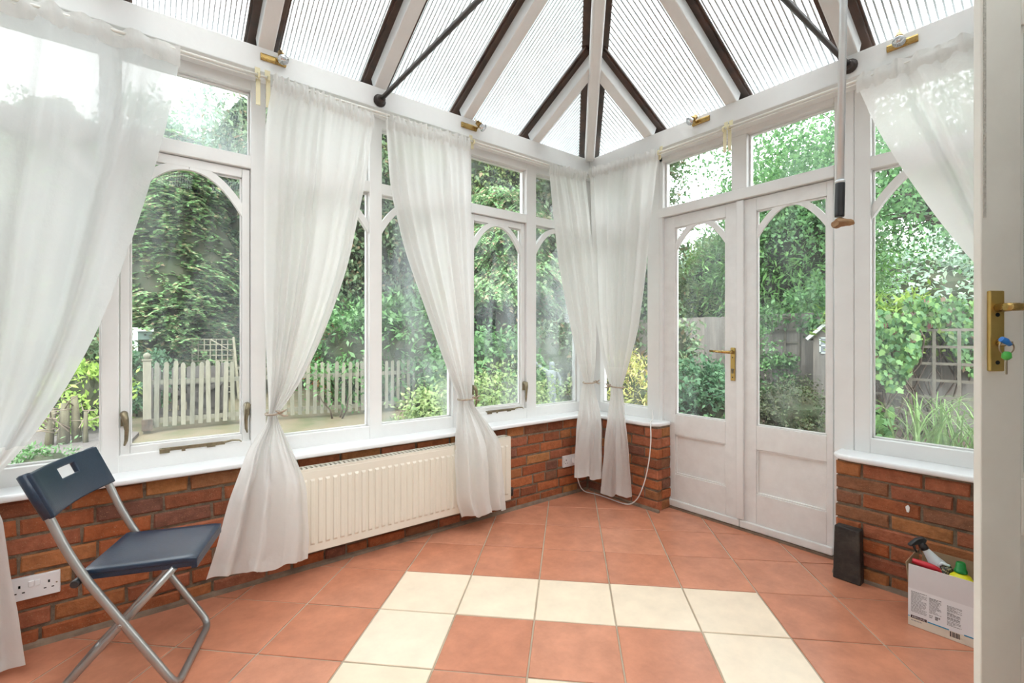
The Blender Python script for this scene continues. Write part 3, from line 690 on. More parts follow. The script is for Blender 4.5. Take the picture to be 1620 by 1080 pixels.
def door_leaf(name, y0, y1, g0, g1, worn):
    d = empty(name, kind='structure'); o = 0.17; t = 0.045
    zb, zg0, zg1, zp0, zp1, zt = 0.062, 0.668, 1.992, 0.247, 0.522, 2.074
    mb = MB()
    wbox(mb, 'R', y0, g0, o, o + t, zb, zt); wbox(mb, 'R', g1, y1, o, o + t, zb, zt)
    wbox(mb, 'R', g0, g1, o, o + t, zg1, zt); wbox(mb, 'R', g0, g1, o, o + t, zp1, zg0); wbox(mb, 'R', g0, g1, o, o + t, zb, zp0)
    mb.build('door_frame', M[worn], d, bevel=0.003)
    pane('R', g0 + .01, g1 - .01, zg0 - .01, zg1 + .01, o + 0.022, d, 'glass')
    bead('R', g0, g1, zg0, zg1, o + 0.008, o + 0.022, 0.010, d)
    arch('R', g0, g1, 1.815, zg1 - 0.004, o + 0.004, o + 0.020, 0.036, d, zg1)
    pn = MB(); wbox(pn, 'R', g0 + .012, g1 - .012, o + 0.014, o + 0.03, zp0 - .012, zp1 + .012); pn.build('door_panel', M[worn], d)
    bead('R', g0, g1, zp0, zp1, o + 0.004, o + 0.016, 0.010, d, 'panel_moulding', worn)
    wbd = MB(); wbox(wbd, 'R', y0, y1, o - 0.012, o + 0.05, 0.016, zb); wbd.build('weather_bar', M[worn], d, bevel=0.006)
    return d
YA = ys(1170, 0.17)
d1 = door_leaf('door_1', D1, YA, ys(1068, .17), ys(1148, .17), 'paint_worn')
d2 = door_leaf('door_2', YA - 0.004, ys(1318, .17), ys(1196.5, .17), ys(1308, .17), 'paint_worn')
ast = MB(); wbox(ast, 'R', ys(1165, .155), ys(1176, .155), 0.152, 0.17, 0.07, 2.072); ast.build('cover_strip', M['paint'], d2, bevel=0.003)
# brass lever handle on the left leaf
yh = ys(1159.5, 0.165)
hp = MB(); wbox(hp, 'R', yh - 0.015, yh + 0.015, 0.160, 0.170, 0.935, 1.147)
hp = hp.build('handle_plate', M['brass_satin'], d1, bevel=0.004)
lv = MB().tube([(0.162, yh, 1.118), (0.128, yh, 1.118), (0.116, yh + 0.012, 1.118), (0.113, yh + 0.05, 1.120), (0.110, yh + 0.125, 1.124)], [0.011, 0.010, 0.0095, 0.0085, 0.0075], 12)
lv.build('lever', M['brass'], hp)
for z in (1.083, 0.957): MB().lathe((0.1605, yh, z), (-1, 0, 0), [(0, 0.004), (0.0012, 0.004)], 10).build('screw', M['hole'], hp)
kh = MB().lathe((0.1605, yh, 1.006), (-1, 0, 0), [(0, 0.008), (0.006, 0.008)], 14); kh.box(0.1545, 0.1605, yh - 0.005, yh + 0.005, 0.982, 1.004)
kh.build('lock_cylinder', M['bronze'], hp)

# open cream door close to the camera on the right
LF = empty('door_3', kind='structure')
E0 = deep(1552, CY, 1.24); E0 = np.array([E0[0], E0[1], 0.0])
def lf(a, b, z): return tuple(E0 + RGT * a + FWD * b + np.array([0, 0, z]))
def lbox(mb, a0, a1, b0, b1, z0, z1):
    return mb.hexa([lf(a0, b0, z0), lf(a1, b0, z0), lf(a1, b1, z0), lf(a0, b1, z0), lf(a0, b0, z1), lf(a1, b0, z1), lf(a1, b1, z1), lf(a0, b1, z1)])
mb = MB(); lbox(mb, 0, 0.107, 0, 0.020, 0.015, 2.14); lbox(mb, 0.022, 0.107, 0.020, 0.044, 0.015, 2.14); lbox(mb, 0.673, 0.80, 0, 0.044, 0.015, 2.14)
lbox(mb, 0.107, 0.673, 0, 0.044, 2.03, 2.14); lbox(mb, 0.107, 0.673, 0, 0.044, 0.681, 0.832); lbox(mb, 0.107, 0.673, 0, 0.044, 0.015, 0.411)
mb.build('door_frame', M['cream_paint'], LF, bevel=0.003)
lbox(MB(), 0.10, 0.68, 0.020, 0.024, 0.825, 2.04).build('pane', M['glass'], LF)
lbox(MB(), 0.10, 0.68, 0.016, 0.03, 0.40, 0.69).build('door_panel', M['cream_paint'], LF)
mb = MB()
for z0, z1 in ((0.411, 0.681), (0.832, 2.03)):
    lbox(mb, 0.107, 0.119, 0.006, 0.018, z0, z1); lbox(mb, 0.661, 0.673, 0.006, 0.018, z0, z1); lbox(mb, 0.119, 0.661, 0.006, 0.018, z0, z0 + .012); lbox(mb, 0.119, 0.661, 0.006, 0.018, z1 - .012, z1)
mb.build('panel_moulding', M['cream_paint'], LF)
lbox(MB(), 0.005, 0.011, -0.003, 0.0, 1.52, 2.10).build('brush_seal', M['brush'], LF)
ap = (1572 - 1552) / FPX * 1.24
zz = lambda y: 1.2 - (y - CY) / FPX * 1.24
hp = lbox(MB(), ap - 0.0195, ap + 0.0195, -0.010, 0.0, zz(587), zz(460)).build('handle_plate', M['brass_satin'], LF, bevel=0.003)
MB().tube([lf(ap, -0.008, zz(487)), lf(ap, -0.036, zz(487)), lf(ap - 0.006, -0.048, zz(487)), lf(ap - 0.012, -0.050, zz(487))], [0.011, 0.011, 0.011, 0.009], 12).build('spindle', M['brass'], hp)
MB().tube([lf(ap - 0.018, -0.046, zz(487)), lf(ap + 0.0, -0.048, zz(487)), lf(ap + 0.04, -0.048, zz(487)), lf(ap + 0.115, -0.046, zz(487))], [0.009, 0.0105, 0.0095, 0.009], 12).build('lever', M['brass'], hp)
for y in (498, 573): MB().lathe(lf(ap, -0.0095, zz(y)), -FWD, [(0, 0.0055), (0.0015, 0.0055)], 12).build('screw', M['hole'], hp)
MB().lathe(lf(ap + 0.004, -0.009, zz(542)), -FWD, [(0, 0.010), (0.012, 0.010), (0.016, 0.008)], 14).build('lock_cylinder', M['brass'], hp)
key = empty('bunch_of_keys', label='small bunch of keys with blue and green tags hanging from the cream door lock', cat='keys')
lbox(MB(), ap - 0.004, ap + 0.012, -0.038, -0.022, zz(546), zz(540)).build('key', M['key_metal'], key, bevel=0.001)
ring = [lf(ap - 0.008 + 0.019 * math.cos(t), -0.040, zz(549) + 0.017 * math.sin(t)) for t in np.linspace(0, 2 * PI, 25)]
MB().tube(ring, 0.0016, 6).build('key_ring', M['key_metal'], key)
MB().tube([lf(ap - 0.024, -0.042, zz(536)), lf(ap - 0.014, -0.043, zz(539)), lf(ap - 0.002, -0.043, zz(545))], [0.007, 0.008, 0.005], 10).build('tag', M['blue'], key)
MB().lathe(lf(ap - 0.011, -0.043, zz(555)), (0, 0, -1), [(0, 0.004), (0.004, 0.009), (0.016, 0.010), (0.022, 0.004)], 12).build('tag', M['key_green'], key)
lbox(MB(), ap - 0.0125, ap - 0.0095, -0.044, -0.041, zz(590), zz(568)).build('key', M['key_metal'], key)

# ------------------------------------------------------------------ curtains, rods, brackets
def edge_fn(pts, s):
    """pts: (px, py, out) -> 3D points on the plane 'out' metres in front of the rod plane; returns f(t), t in 0..1 by height"""
    q = []
    for p in pts:
        if len(p) == 3 and p[0] > -900:
            o = -0.03 - p[2]
            q.append(onY(p[0], p[1], o) if s == 'L' else onX(p[0], p[1], o))
        else: q.append(np.array(PW[s](p[1], -0.03 - p[2], p[3]), float))
    q = np.array(q); z = q[:, 2]; t = (z[0] - z) / (z[0] - z[-1])
    tt = np.linspace(0, 1, 121)
    cur = np.stack([np.interp(tt, t, q[:, k]) for k in range(3)], 1)
    ker = np.ones(15) / 15
    pad = np.concatenate([2 * cur[:1] - cur[7:0:-1], cur, 2 * cur[-1:] - cur[-2:-9:-1]])
    sm = np.stack([np.convolve(pad[:, k], ker, 'valid') for k in range(3)], 1)
    return lambda t: np.array([np.interp(t, tt, sm[:, k]) for k in range(3)])
def curtain(label, s, left, right, lleft, lright, nf, seed, mat, amp=(0.030, 0.034), lamp=0.05, frill=True):
    r = np.random.default_rng(seed)
    root = empty('curtain', label=label, cat='curtain', group='white tied-back curtains along the windows')
    nrm = np.array(PW[s](0, -1, 0), float); lat = np.array(PW[s](1, 0, 0), float)
    fl, fr, gl, gr = edge_fn(left, s), edge_fn(right, s), edge_fn(lleft, s), edge_fn(lright, s)
    nc = nf * 9; S = np.linspace(0, 1, nc)
    ph = r.uniform(0, 6.28, 6)
    warp = S + 0.035 * np.sin(2 * PI * 1.7 * S + ph[0]) + 0.02 * np.sin(2 * PI * 3.9 * S + ph[1])
    av = 0.7 + 0.45 * np.sin(2 * PI * 2.3 * S + ph[2]) * np.sin(2 * PI * 0.9 * S + ph[3])
    nf2 = max(2, int(nf * 0.38))
    def fold(t, low):
        n = nf if not low else nf2
        drift = 0.05 * math.sin(t * 3 + ph[4])
        b = np.sin(2 * PI * n * (warp + drift * (S - 0.5) * 0.3) + ph[5])
        b = np.sign(b) * np.abs(b) ** 0.75
        c = np.sin(2 * PI * (n * 0.47) * warp + ph[1] + 0.9 * t)
        return av * (0.72 * b + 0.4 * c)
    rows = []; hem_rows = []
    NT, NB = 46, 44
    for i in range(NT + 1):
        t = i / NT; a, b = fl(t), fr(t)
        wd = np.linalg.norm(b - a)
        e = (1 - t) ** 0.8
        am = (amp[0] * min(1, 0.35 + t * 3) * e + amp[1] * (1 - e)) * min(1.0, 0.25 + wd / 0.18)
        f = fold(t * 0.5, False)
        bulge = 0.03 * math.sin(PI * t) * np.sin(PI * S)
        base = a[None] + (b - a)[None] * S[:, None]
        gat = 0.006 * np.sin(2 * PI * nf * 2.3 * S + ph[3]) * math.exp(-t * 22)
        rows.append(base + nrm[None] * (am * f + bulge + gat + 0.008)[:, None])
    top_row = rows[0]
    for i in range(1, NB + 1):
        t = i / NB; a, b = gl(t), gr(t); wd = np.linalg.norm(b - a)
        am = (amp[1] * (1 - min(1, t * 3)) + lamp * min(1, t * 3)) * min(1.0, 0.25 + wd / 0.18)
        k = min(1, t * 2.2)
        f = fold(0.5, False) * (1 - k) + fold(0.5 + 0.5 * t, True) * k
        crease = 0.006 * np.sin(2 * PI * 5 * S + 7 * t + ph[0]) * np.sin(PI * t) * np.sin(9 * t + 4 * S + ph[2])
        base = a[None] + (b - a)[None] * S[:, None]
        base = base + np.array([0, 0, 1.0])[None] * (0.014 * np.sin(2 * PI * nf2 * warp + ph[5]) * t)[:, None]
        rr = base + nrm[None] * (am * f + crease + 0.02 * np.sin(PI * S) * k + 0.008)[:, None]
        rows.append(rr)
        if t > 0.93: hem_rows.append(rr + nrm[None] * 0.0025)
    V = np.concatenate(rows); n = nc; nr = len(rows)
    I = (np.arange(nr - 1)[:, None] * n + np.arange(n - 1)[None]).ravel()
    dr_ = link_mesh('drape', V, np.stack([I, I + n, I + n + 1, I + 1], 1), M[mat], root, True)
    dr_.data.materials.append(M['cotton']); dr_.data.polygons.foreach_set('material_index', (I >= (NT - 4) * n).astype(np.int32))
    if hem_rows:
        V = np.concatenate(hem_rows); nr = len(hem_rows)
        I = (np.arange(nr - 1)[:, None] * n + np.arange(n - 1)[None]).ravel()
        link_mesh('hem', V, np.stack([I, I + n, I + n + 1, I + 1], 1), M['cotton'], root, True)
    if frill:                                          # ruffled heading on the rod pocket
        nh = nf * 16; SS = np.linspace(0, 1, nh)
        a, b = fl(0), fr(0); rowsh = []
        rnd = r.uniform(-1, 1, nh); d0 = np.interp(SS, S, ((rows[0] - (a[None] + (b - a)[None] * S[:, None])) @ nrm))
        for j, (dz, off, am) in enumerate(((-0.050, 0.001, 0.001), (-0.022, 0.008, 0.004), (-0.006, 0.013, 0.004), (0.008, 0.008, 0.006), (0.022, 0.004, 0.009), (0.034, 0.003, 0.012))):
            w1 = am * np.sin(2 * PI * nf * 2.0 * SS + ph[3] + j * 0.15) + 0.4 * am * np.sin(2 * PI * nf * 3.7 * SS + ph[4] + 0.5 * j) + 0.25 * am * rnd
            p = a[None] + (b - a)[None] * SS[:, None] + nrm[None] * (off + w1 + d0)[:, None] + np.array([0, 0, 1.0])[None] * (dz + 0.004 * np.sin(2 * PI * nf * 1.3 * SS + j))[:, None]
            rowsh.append(p)
        V = np.concatenate(rowsh); I = (np.arange(len(rowsh) - 1)[:, None] * nh + np.arange(nh - 1)[None]).ravel()
        link_mesh('heading', V, np.stack([I, I + nh, I + nh + 1, I + 1], 1), M['cotton'], root, True)
    a, b = fl(1), fr(1); m = (a + b) / 2 + nrm * 0.008; hw = np.linalg.norm(b - a) / 2 + 0.010; hd = amp[1] + 0.014
    ring = [m + lat * hw * math.cos(t) + nrm * hd * math.sin(t) + np.array([0, 0, 0.004 * math.cos(t)]) for t in np.linspace(0, 2 * PI, 29)]
    tb = MB().tube(ring, 0.0055, 8)
    kx = m + lat * hw * 0.75 + nrm * hd * 0.8
    for q in ((0.03, 0.018), (0.035, -0.012), (-0.02, 0.016)):
        tb.tube([kx, kx + lat * q[0] * 0.5 + nrm * 0.012 + np.array([0, 0, q[1] * 0.8]), kx + lat * q[0] + nrm * 0.006 + np.array([0, 0, q[1]])], [0.005, 0.005, 0.003], 6)
    tb.build('tieback', M['tieback'], root)
    return root
Z = lambda a, o, z: (-999, a, o, z)                   # explicit wall position
curtain('widest sheer white curtain at the far left, in front of the folding chair window', 'L',
        [Z(-3.66, 0, 2.475), Z(-3.62, 0, 1.6), Z(-3.50, 0, 1.0), Z(-3.37, 0.03, 0.64)],
        [(285, 88, 0), (275, 150, 0), (262, 205, 0), (232, 310, 0), (205, 390, 0), (165, 500, 0), (120, 590, 0), (65, 675, 0.0), (10, 742, 0.02), Z(-3.27, 0.03, 0.64)],
        [Z(-3.38, 0.03, 0.63), Z(-3.48, 0.06, 0.4), Z(-3.55, 0.08, 0.03)], [Z(-3.255, 0.03, 0.63), (3, 812, 0.06), (14, 900, 0.09), (26, 960, 0.12), (40, 1052, 0.16)], 6, 21, 'voile_sheer', amp=(0.055, 0.045))
curtain('white curtain flaring over the left end of the radiator, tied beside the brass window handle', 'L',
        [(432, 128, 0), (419, 190, 0), (416, 300, 0), (416, 450, 0), (420, 560, 0), (425, 650, 0.02)],
        [(590, 190, 0), (576, 290, 0), (549, 420, 0), (522, 500, 0), (490, 575, 0), (458, 632, 0), (437, 656, 0.02)],
        [(424, 664, 0.02), (392, 708, 0.06), (362, 785, 0.11), (338, 875, 0.14), (325, 916, 0.15)],
        [(439, 664, 0.02), (466, 722, 0.07), (484, 765, 0.11), (489, 850, 0.13), (486, 884, 0.13)], 9, 22, 'voile')
curtain('white curtain hanging over the right end of the radiator, tied with a brown cord', 'L',
        [(609, 190, 0), (617, 300, 0), (641, 400, 0), (670, 480, 0), (702, 565, 0), (727, 630, 0.02)],
        [(742, 228, 0), (745, 400, 0), (747, 560, 0), (746, 630, 0.02)],
        [(726, 640, 0.02), (724, 690, 0.07), (726, 740, 0.11), (728, 795, 0.12), (736, 818, 0.12)],
        [(749, 640, 0.02), (775, 672, 0.06), (791, 697, 0.10), (797, 770, 0.11), (799, 803, 0.11)], 8, 23, 'voile')
curtain('narrow white curtain left of the room corner, above the wall socket with the white plug', 'L',
        [(868, 266, 0), (875, 330, 0.01), (885, 420, 0.03), (900, 500, 0.05), (915, 570, 0.06), (925, 604, 0.07)],
        [(926, 279, 0), (938, 400, 0.04), (943, 500, 0.08), (942, 560, 0.09), (937, 605, 0.08)],
        [(921, 613, 0.07), (915, 660, 0.08), (912, 700, 0.10), (910, 753, 0.11)],
        [(939, 613, 0.08), (950, 655, 0.12), (952, 700, 0.15), (952, 757, 0.16)], 7, 24, 'voile', lamp=0.03)
curtain('white curtain right of the room corner, tied near the garden doors and reaching the floor', 'R',
        [(936, 273, 0), (943, 400, 0.02), (947, 500, 0.03), (957, 560, 0.03), (970, 611, 0.03)],
        [(1043, 243, 0), (1033, 330, 0.01), (1022, 440, 0.02), (1011, 520, 0.03), (990, 595, 0.03), (985, 611, 0.03)],
        [(971, 621, 0.03), (962, 700, 0.05), (956, 781, 0.06)], [(986, 621, 0.03), (996, 700, 0.05), (1003, 785, 0.06)], 7, 25, 'voile', lamp=0.03)
curtain('white curtain swept aside behind the open cream door, above the box of cleaning bottles', 'R',
        [(1355, 132, 0), (1385, 200, 0), (1430, 272, 0), (1480, 342, 0), (1537, 413, 0.0), Z(-2.37, 0.02, 1.30)],
        [Z(-2.78, 0, 2.475), Z(-2.74, 0, 1.9), Z(-2.46, 0.02, 1.30)],
        [Z(-2.37, 0.02, 1.29), Z(-2.33, 0.04, 0.9), Z(-2.46, 0.05, 0.35)], [Z(-2.46, 0.02, 1.29), Z(-2.58, 0.04, 0.9), Z(-2.70, 0.05, 0.35)], 7, 26, 'voile', amp=(0.04, 0.035))
def curtain_rod(p0, p1, label):
    r = empty('curtain_rod', label=label, cat='curtain rod', group='thin white curtain rods under the eaves beam')
    MB().tube([p0, p1], 0.0065, 8).build('rod', M['rail'], r)
    d = np.array(p1, float) - np.array(p0, float); d /= np.linalg.norm(d)
    mb = MB(); mb.tube([np.array(p0) + d * 0.02 + np.array([0, 0, -.016]), np.array(p1) - d * 0.02 + np.array([0, 0, -.016])], 0.003, 6)
    mb.build('draw_wire', M['rail'], r)
RZ = 2.474
curtain_rod((-3.9, -0.03, RZ), (-2.325, -0.03, RZ), 'white curtain rod carrying the widest sheer curtain at the far left')
curtain_rod((-2.30, -0.03, RZ), (-1.13, -0.03, RZ), 'white curtain rod carrying the pair of curtains above the radiator')
curtain_rod((-1.12, -0.03, RZ), (-0.03, -0.03, RZ), 'white curtain rod ending in the room corner above the arched casement')
curtain_rod((-0.03, -0.05, RZ), (-0.03, -1.10, RZ), 'white curtain rod from the room corner to the post between the door top lights')
curtain_rod((-0.03, -1.125, RZ), (-0.03, -2.80, RZ), 'white curtain rod above the right-hand garden door leaf, behind the hanging pole')
def bracket(s, a, label, long=True):
    b = empty('curtain_bracket', label=label, cat='bracket', group='cream curtain rod brackets')
    mb = wbox(MB(), s, a - 0.010, a + 0.010, -0.020, -0.014, 2.335 if long else 2.43, 2.49); mb.build('back_strip', M['cream_plastic'], b, bevel=0.002)
    mb = MB().tube([PW[s](a, 0.0, 2.488), PW[s](a, -0.03, 2.486), PW[s](a, -0.044, 2.476), PW[s](a, -0.040, 2.462), PW[s](a, -0.028, 2.460)], 0.006, 8)
    wbox(mb, s, a - 0.012, a + 0.012, -0.002, 0.0, 2.478, 2.53 - 0.005)
    mb.build('hook', M['cream_plastic'], b, bevel=0.002)
PB = dict(L=0.12, R=0.15)
bracket('L', -2.362, 'cream bracket on the post right of the far-left window, first of two side by side')
bracket('L', -2.318, 'cream bracket on the post right of the far-left window, second of two side by side')
bracket('L', -1.125, 'cream bracket at the right end of the curtain over the radiator', False)
bracket('R', -1.118, 'cream bracket on the post between the door top lights, left one of two')
bracket('R', -1.148, 'cream bracket on the post between the door top lights, right one of two')
bracket('R', -0.66, 'cream bracket at the upper left of the garden doors, beside the corner curtain', False)

# ------------------------------------------------------------------ brass spotlights on the eaves beam
def spotlight(s, a, z, a_lamp, aim, label, twist=0.0):
    r = empty('spotlight', label=label, cat='spotlight', group='brass spotlights on the eaves beam')
    prof = [(0.0, -0.016), (-0.010, -0.016), (-0.013, -0.008), (-0.013, 0.008), (-0.010, 0.016), (0.0, 0.016)]
    pts = [PW[s](a - 0.058, o, z + dz) for o, dz in prof]
    MB().prism(pts, (0, 0, 0), np.array(PW[s](0.116, 0, 0))).build('backplate', M['brass'], r, bevel=0.0015)
    aim = np.array(aim, float); aim /= np.linalg.norm(aim)
    c = np.array(PW[s](a_lamp, -0.045, z + 0.014))
    MB().tube([PW[s](a_lamp, -0.010, z), c], 0.005, 8).build('arm', M['brass'], r)
    cup = MB().lathe(c - aim * 0.028, aim, [(0, 0.006), (0.002, 0.015), (0.03, 0.017), (0.034, 0.0185)], 18)
    cup.tube([c - aim * 0.028, c - aim * 0.05 + np.array([0, 0, 0.012])], [0.003, 0.002], 6)
    cup.build('lamp_holder', M['brass'], r)
    MB().lathe(c + aim * 0.005, aim, [(0, 0.013), (0.012, 0.019), (0.026, 0.0245), (0.032, 0.0255), (0.031, 0.0235), (0.016, 0.014), (0.012, 0.006)], 20).build('reflector', M['chrome'], r)
    MB().lathe(c + aim * 0.016, aim, [(0, 0.008), (0.010, 0.0075), (0.016, 0.003)], 12).build('bulb', M['bulb'], r)
spotlight('L', -2.292, 2.583, -2.262, (0.05, -0.55, -0.75), 'brass spotlight at the foot of the rafter above the far-left curtain bracket')
spotlight('L', -1.142, 2.574, -1.085, (0.35, -0.5, -0.6), 'brass spotlight between the middle curtains and the corner window, lamp turned right')
spotlight('R', -0.955, 2.590, -0.925, (-0.6, 0.25, -0.5), 'brass spotlight above the left garden door top light')
spotlight('R', -1.965, 2.583, -1.962, (-0.55, -0.1, -0.75), 'brass spotlight above the curtain beside the cream door')

# ------------------------------------------------------------------ hanging window pole
pole = empty('window_pole', label='aluminium roof window pole with black grip hanging in front of the garden door', cat='pole')
pb = deep(1328, 350, 1.25); pt = deep(1334.5, 0, 1.25); ax = (pt - pb) / np.linalg.norm(pt - pb)
top = pb + ax * 1.52
MB().tube([pb + ax * 0.10, top], 0.0090, 14).build('tube', M['alu'], pole)
MB().lathe(pb + ax * 0.012, ax, [(0, 0.0110), (0.003, 0.0115), (0.088, 0.0115), (0.091, 0.0105)], 16).build('grip', M['black'], pole)
MB().lathe(pb + ax * 0.101, ax, [(0, 0.0118), (0.006, 0.0118), (0.008, 0.0100)], 16).build('collar', M['alu'], pole)
kn = MB(); rows = []
for i in range(9):
    t = i / 8; cc = pb + RGT * (-0.012 + 0.050 * t) + np.array([0, 0, 0.004 * math.sin(3 * t) - 0.006])
    rad = (0.013, 0.015, 0.0155, 0.014, 0.0125, 0.012, 0.0115, 0.009, 0.003)[i]
    rows.append([cc + FWD * rad * 1.2 * math.cos(q) + np.array([0, 0, 1]) * rad * (0.75 + 0.2 * math.sin(4 * q + 5 * t)) * math.sin(q) for q in np.linspace(0, 2 * PI, 15)])
kn.strip(rows); kn.add(rows[0][:-1], [tuple(range(14))]); kn.build('knob', M['cork'], pole)
MB().tube([top, top + np.array([0, 0, 0.02]), top + np.array([0, 0.015, 0.03])], 0.006, 8).build('hook', M['alu'], pole)

# ------------------------------------------------------------------ radiator
rad = empty('radiator', label='cream panel radiator on the brick wall below the middle windows', cat='radiator')
RX0, RX1, RZ0, RZ1, RF = -2.27, -0.85, 0.118, 0.545, -0.068
mb = MB().box(RX0, RX1, RF, RF + 0.012, RZ0, RZ1 - 0.012)
mb.box(RX0, RX1, -0.006, 0.004, RZ0, RZ1 - 0.02)
mb.build('body', M['radiator'], rad, bevel=0.004, seg=3)
mb = MB(); nfl = 37; pit = (RX1 - RX0 - 0.03) / nfl
for i in range(nfl):
    xc = RX0 + 0.015 + pit * (i + 0.5); h = pit * 0.36; z0, z1 = RZ0 + 0.035, RZ1 - 0.05
    y0, y1 = RF + 0.002, RF - 0.006
    mb.add([(xc - h, y0, z0), (xc + h, y0, z0), (xc + h, y0, z1), (xc - h, y0, z1), (xc - h * .6, y1, z0 + .014), (xc + h * .6, y1, z0 + .014), (xc + h * .6, y1, z1 - .014), (xc - h * .6, y1, z1 - .014)],
           [(4, 5, 6, 7), (0, 1, 5, 4), (1, 2, 6, 5), (2, 3, 7, 6), (3, 0, 4, 7)])
mb.build('flutes', M['radiator'], rad, bevel=0.0015)
mb = MB().box(RX0, RX1, RF + 0.001, RF + 0.010, RZ1 - 0.014, RZ1); mb.box(RX0, RX1, -0.006, 0.004, RZ1 - 0.014, RZ1)
x = RX0 + 0.01
while x < RX1 - 0.02: mb.box(x, x + 0.012, RF + 0.01, -0.006, RZ1 - 0.006, RZ1 - 0.001); x += 0.024
mb.build('top_grille', M['radiator'], rad, bevel=0.001)
for x in (RX1, RX0 - 0.001): MB().box(x - 0.002, x + 0.003, RF + 0.001, 0.004, RZ0, RZ1 - 0.001).build('side_panel', M['radiator'], rad, bevel=0.001)
MB().tube([(RX1 + 0.003, -0.03, 0.145), (RX1 + 0.035, -0.03, 0.145), (RX1 + 0.037, -0.026, 0.14), (RX1 + 0.038, 0.02, 0.135), (RX1 + 0.038, 0.05, 0.135)], 0.009, 10).lathe((RX1 + 0.036, -0.03, 0.13), (0, 0, 1), [(0, 0.014), (0.05, 0.016), (0.055, 0.01)], 12).build('valve', M['tie'], rad)
for x in (RX0 + 0.2, RX1 - 0.2): MB().box(x - 0.015, x + 0.015, 0.0, FL - 0.001, RZ0 + 0.04, RZ1 - 0.05).build('wall_bracket', M['radiator'], rad)

# ------------------------------------------------------------------ sockets and cable
def socket(s, a0, a1, z0, z1, o, label, plug=False):
    r = empty('wall_socket', label=label, cat='socket')
    wbox(MB(), s, a0, a1, o - 0.010, o + 0.006, z0, z1).build('faceplate', M['white_plastic'], r, bevel=0.0025)
    w_, h_ = a1 - a0, z1 - z0
    mb = MB()
    for k in (0.44, 0.56): mb2 = wbox(MB(), s, a0 + w_ * k - 0.0075, a0 + w_ * k + 0.0075, o - 0.0145, o - 0.009, z0 + h_ * 0.55, z0 + h_ * 0.80).build('switch', M['white_plastic'], r, bevel=0.0015)
    for k in (0.22, 0.78):
        c = a0 + w_ * k
        if plug and k > 0.5: continue
        wbox(mb, s, c - 0.003, c + 0.003, o - 0.0106, o - 0.004, z0 + h_ * 0.56, z0 + h_ * 0.68)
        for q in (-0.011, 0.011): wbox(mb, s, c + q - 0.0038, c + q + 0.0038, o - 0.0106, o - 0.004, z0 + h_ * 0.32, z0 + h_ * 0.37)
        tag(mb.build('pin_holes', M['hole'], r), kind='stuff')
    for k in (0.07, 0.93): MB().lathe(PW[s](a0 + w_ * k, o - 0.0098, z0 + h_ * 0.5), np.array(PW[s](0, -1, 0), float), [(0, 0.003), (0.0012, 0.003)], 8).build('screw', M['bronze'], r)
socket('L', -3.207, -3.061, 0.192, 0.279, FL - 0.003, 'white double wall socket on the bricks behind the folding chair')
socket('L', -0.268, -0.122, 0.215, 0.302, FL - 0.003, 'white wall socket with a plug near the room corner, behind the narrow curtain', True)
pl = empty('plug', label='white mains plug in the corner wall socket', cat='plug')
MB().box(-0.178, -0.132, -0.006, 0.0225, 0.238, 0.285).build('plug_body', M['white_plastic'], pl, bevel=0.005)
MB().box(-0.163, -0.147, -0.004, 0.016, 0.226, 0.238).build('cord_grip', M['white_plastic'], pl, bevel=0.003)
cb = [(-0.155, 0.006, 0.228), (-0.150, -0.002, 0.16), (-0.135, -0.015, 0.07), (-0.105, -0.03, 0.018), (-0.07, -0.06, 0.006), (-0.045, -0.12, 0.005), (-0.045, -0.25, 0.005), (-0.06, -0.38, 0.005), (-0.055, -0.47, 0.02),
      (-0.035, -0.53, 0.13), (-0.03, -0.575, 0.30), (-0.035, -0.60, 0.45), (-0.034, -0.602, 0.56), (-0.02, -0.585, 0.622), (0.03, -0.56, 0.622), (0.09, -0.53, 0.622), (0.128, -0.50, 0.64), (0.138, -0.49, 0.69)]
cur = np.array(cb); t = np.linspace(0, len(cb) - 1, 160); C3 = np.stack([np.interp(t, np.arange(len(cb)), cur[:, k]) for k in range(3)], 1)
ker = np.ones(13) / 13; pad = np.concatenate([np.repeat(C3[:1], 6, 0), C3, np.repeat(C3[-1:], 6, 0)])
C3 = np.stack([np.convolve(pad[:, k], ker, 'valid') for k in range(3)], 1)
tag(MB().tube(list(C3), 0.0042, 8).build('power_cable', M['cable']), 'thin white cable looping from the corner socket across the floor up to the sill', 'cable')

# ------------------------------------------------------------------ folding chair
ch = empty('folding_chair', label='black plastic folding chair with grey tube legs at the left brick wall', cat='chair')
ch.location = (-2.7005 + 0.333 * 0.19, -0.6003 + 0.943 * 0.19, 0); ch.rotation_euler = (0, 0, math.atan2(-0.333, 0.943))
W2 = 0.19
def bent(pts, r=0.035, n=5):
    out = [np.array(pts[0], float)]
    for i in range(1, len(pts) - 1):
        p, a, b = [np.array(q, float) for q in (pts[i], pts[i - 1], pts[i + 1])]
        d1 = (a - p); d2 = (b - p); l1, l2 = np.linalg.norm(d1), np.linalg.norm(d2); k = min(r, l1 * 0.45, l2 * 0.45)
        s, e = p + d1 / l1 * k, p + d2 / l2 * k
        for j in range(n + 1):
            t = j / n; out.append((1 - t) ** 2 * s + 2 * t * (1 - t) * p + t * t * e)
    out.append(np.array(pts[-1], float)); return out
prof = [(-0.415, 0.762), (-0.36, 0.645), (-0.318, 0.535), (-0.268, 0.432), (-0.164, 0.262), (-0.010, 0.013)]
path = [(x, -W2, z) for x, z in prof] + [(x, W2, z) for x, z in prof[::-1]]
MB().tube(bent(path, 0.045), 0.0125, 12).build('long_leg_frame', M['steel'], ch)
W3 = 0.152
prof2 = [(-0.026, 0.408), (-0.166, 0.250), (-0.378, 0.013)]
path2 = [(x, -W3 - 0.005, z) for x, z in prof2] + [(x, W3 + 0.005, z) for x, z in prof2[::-1]]
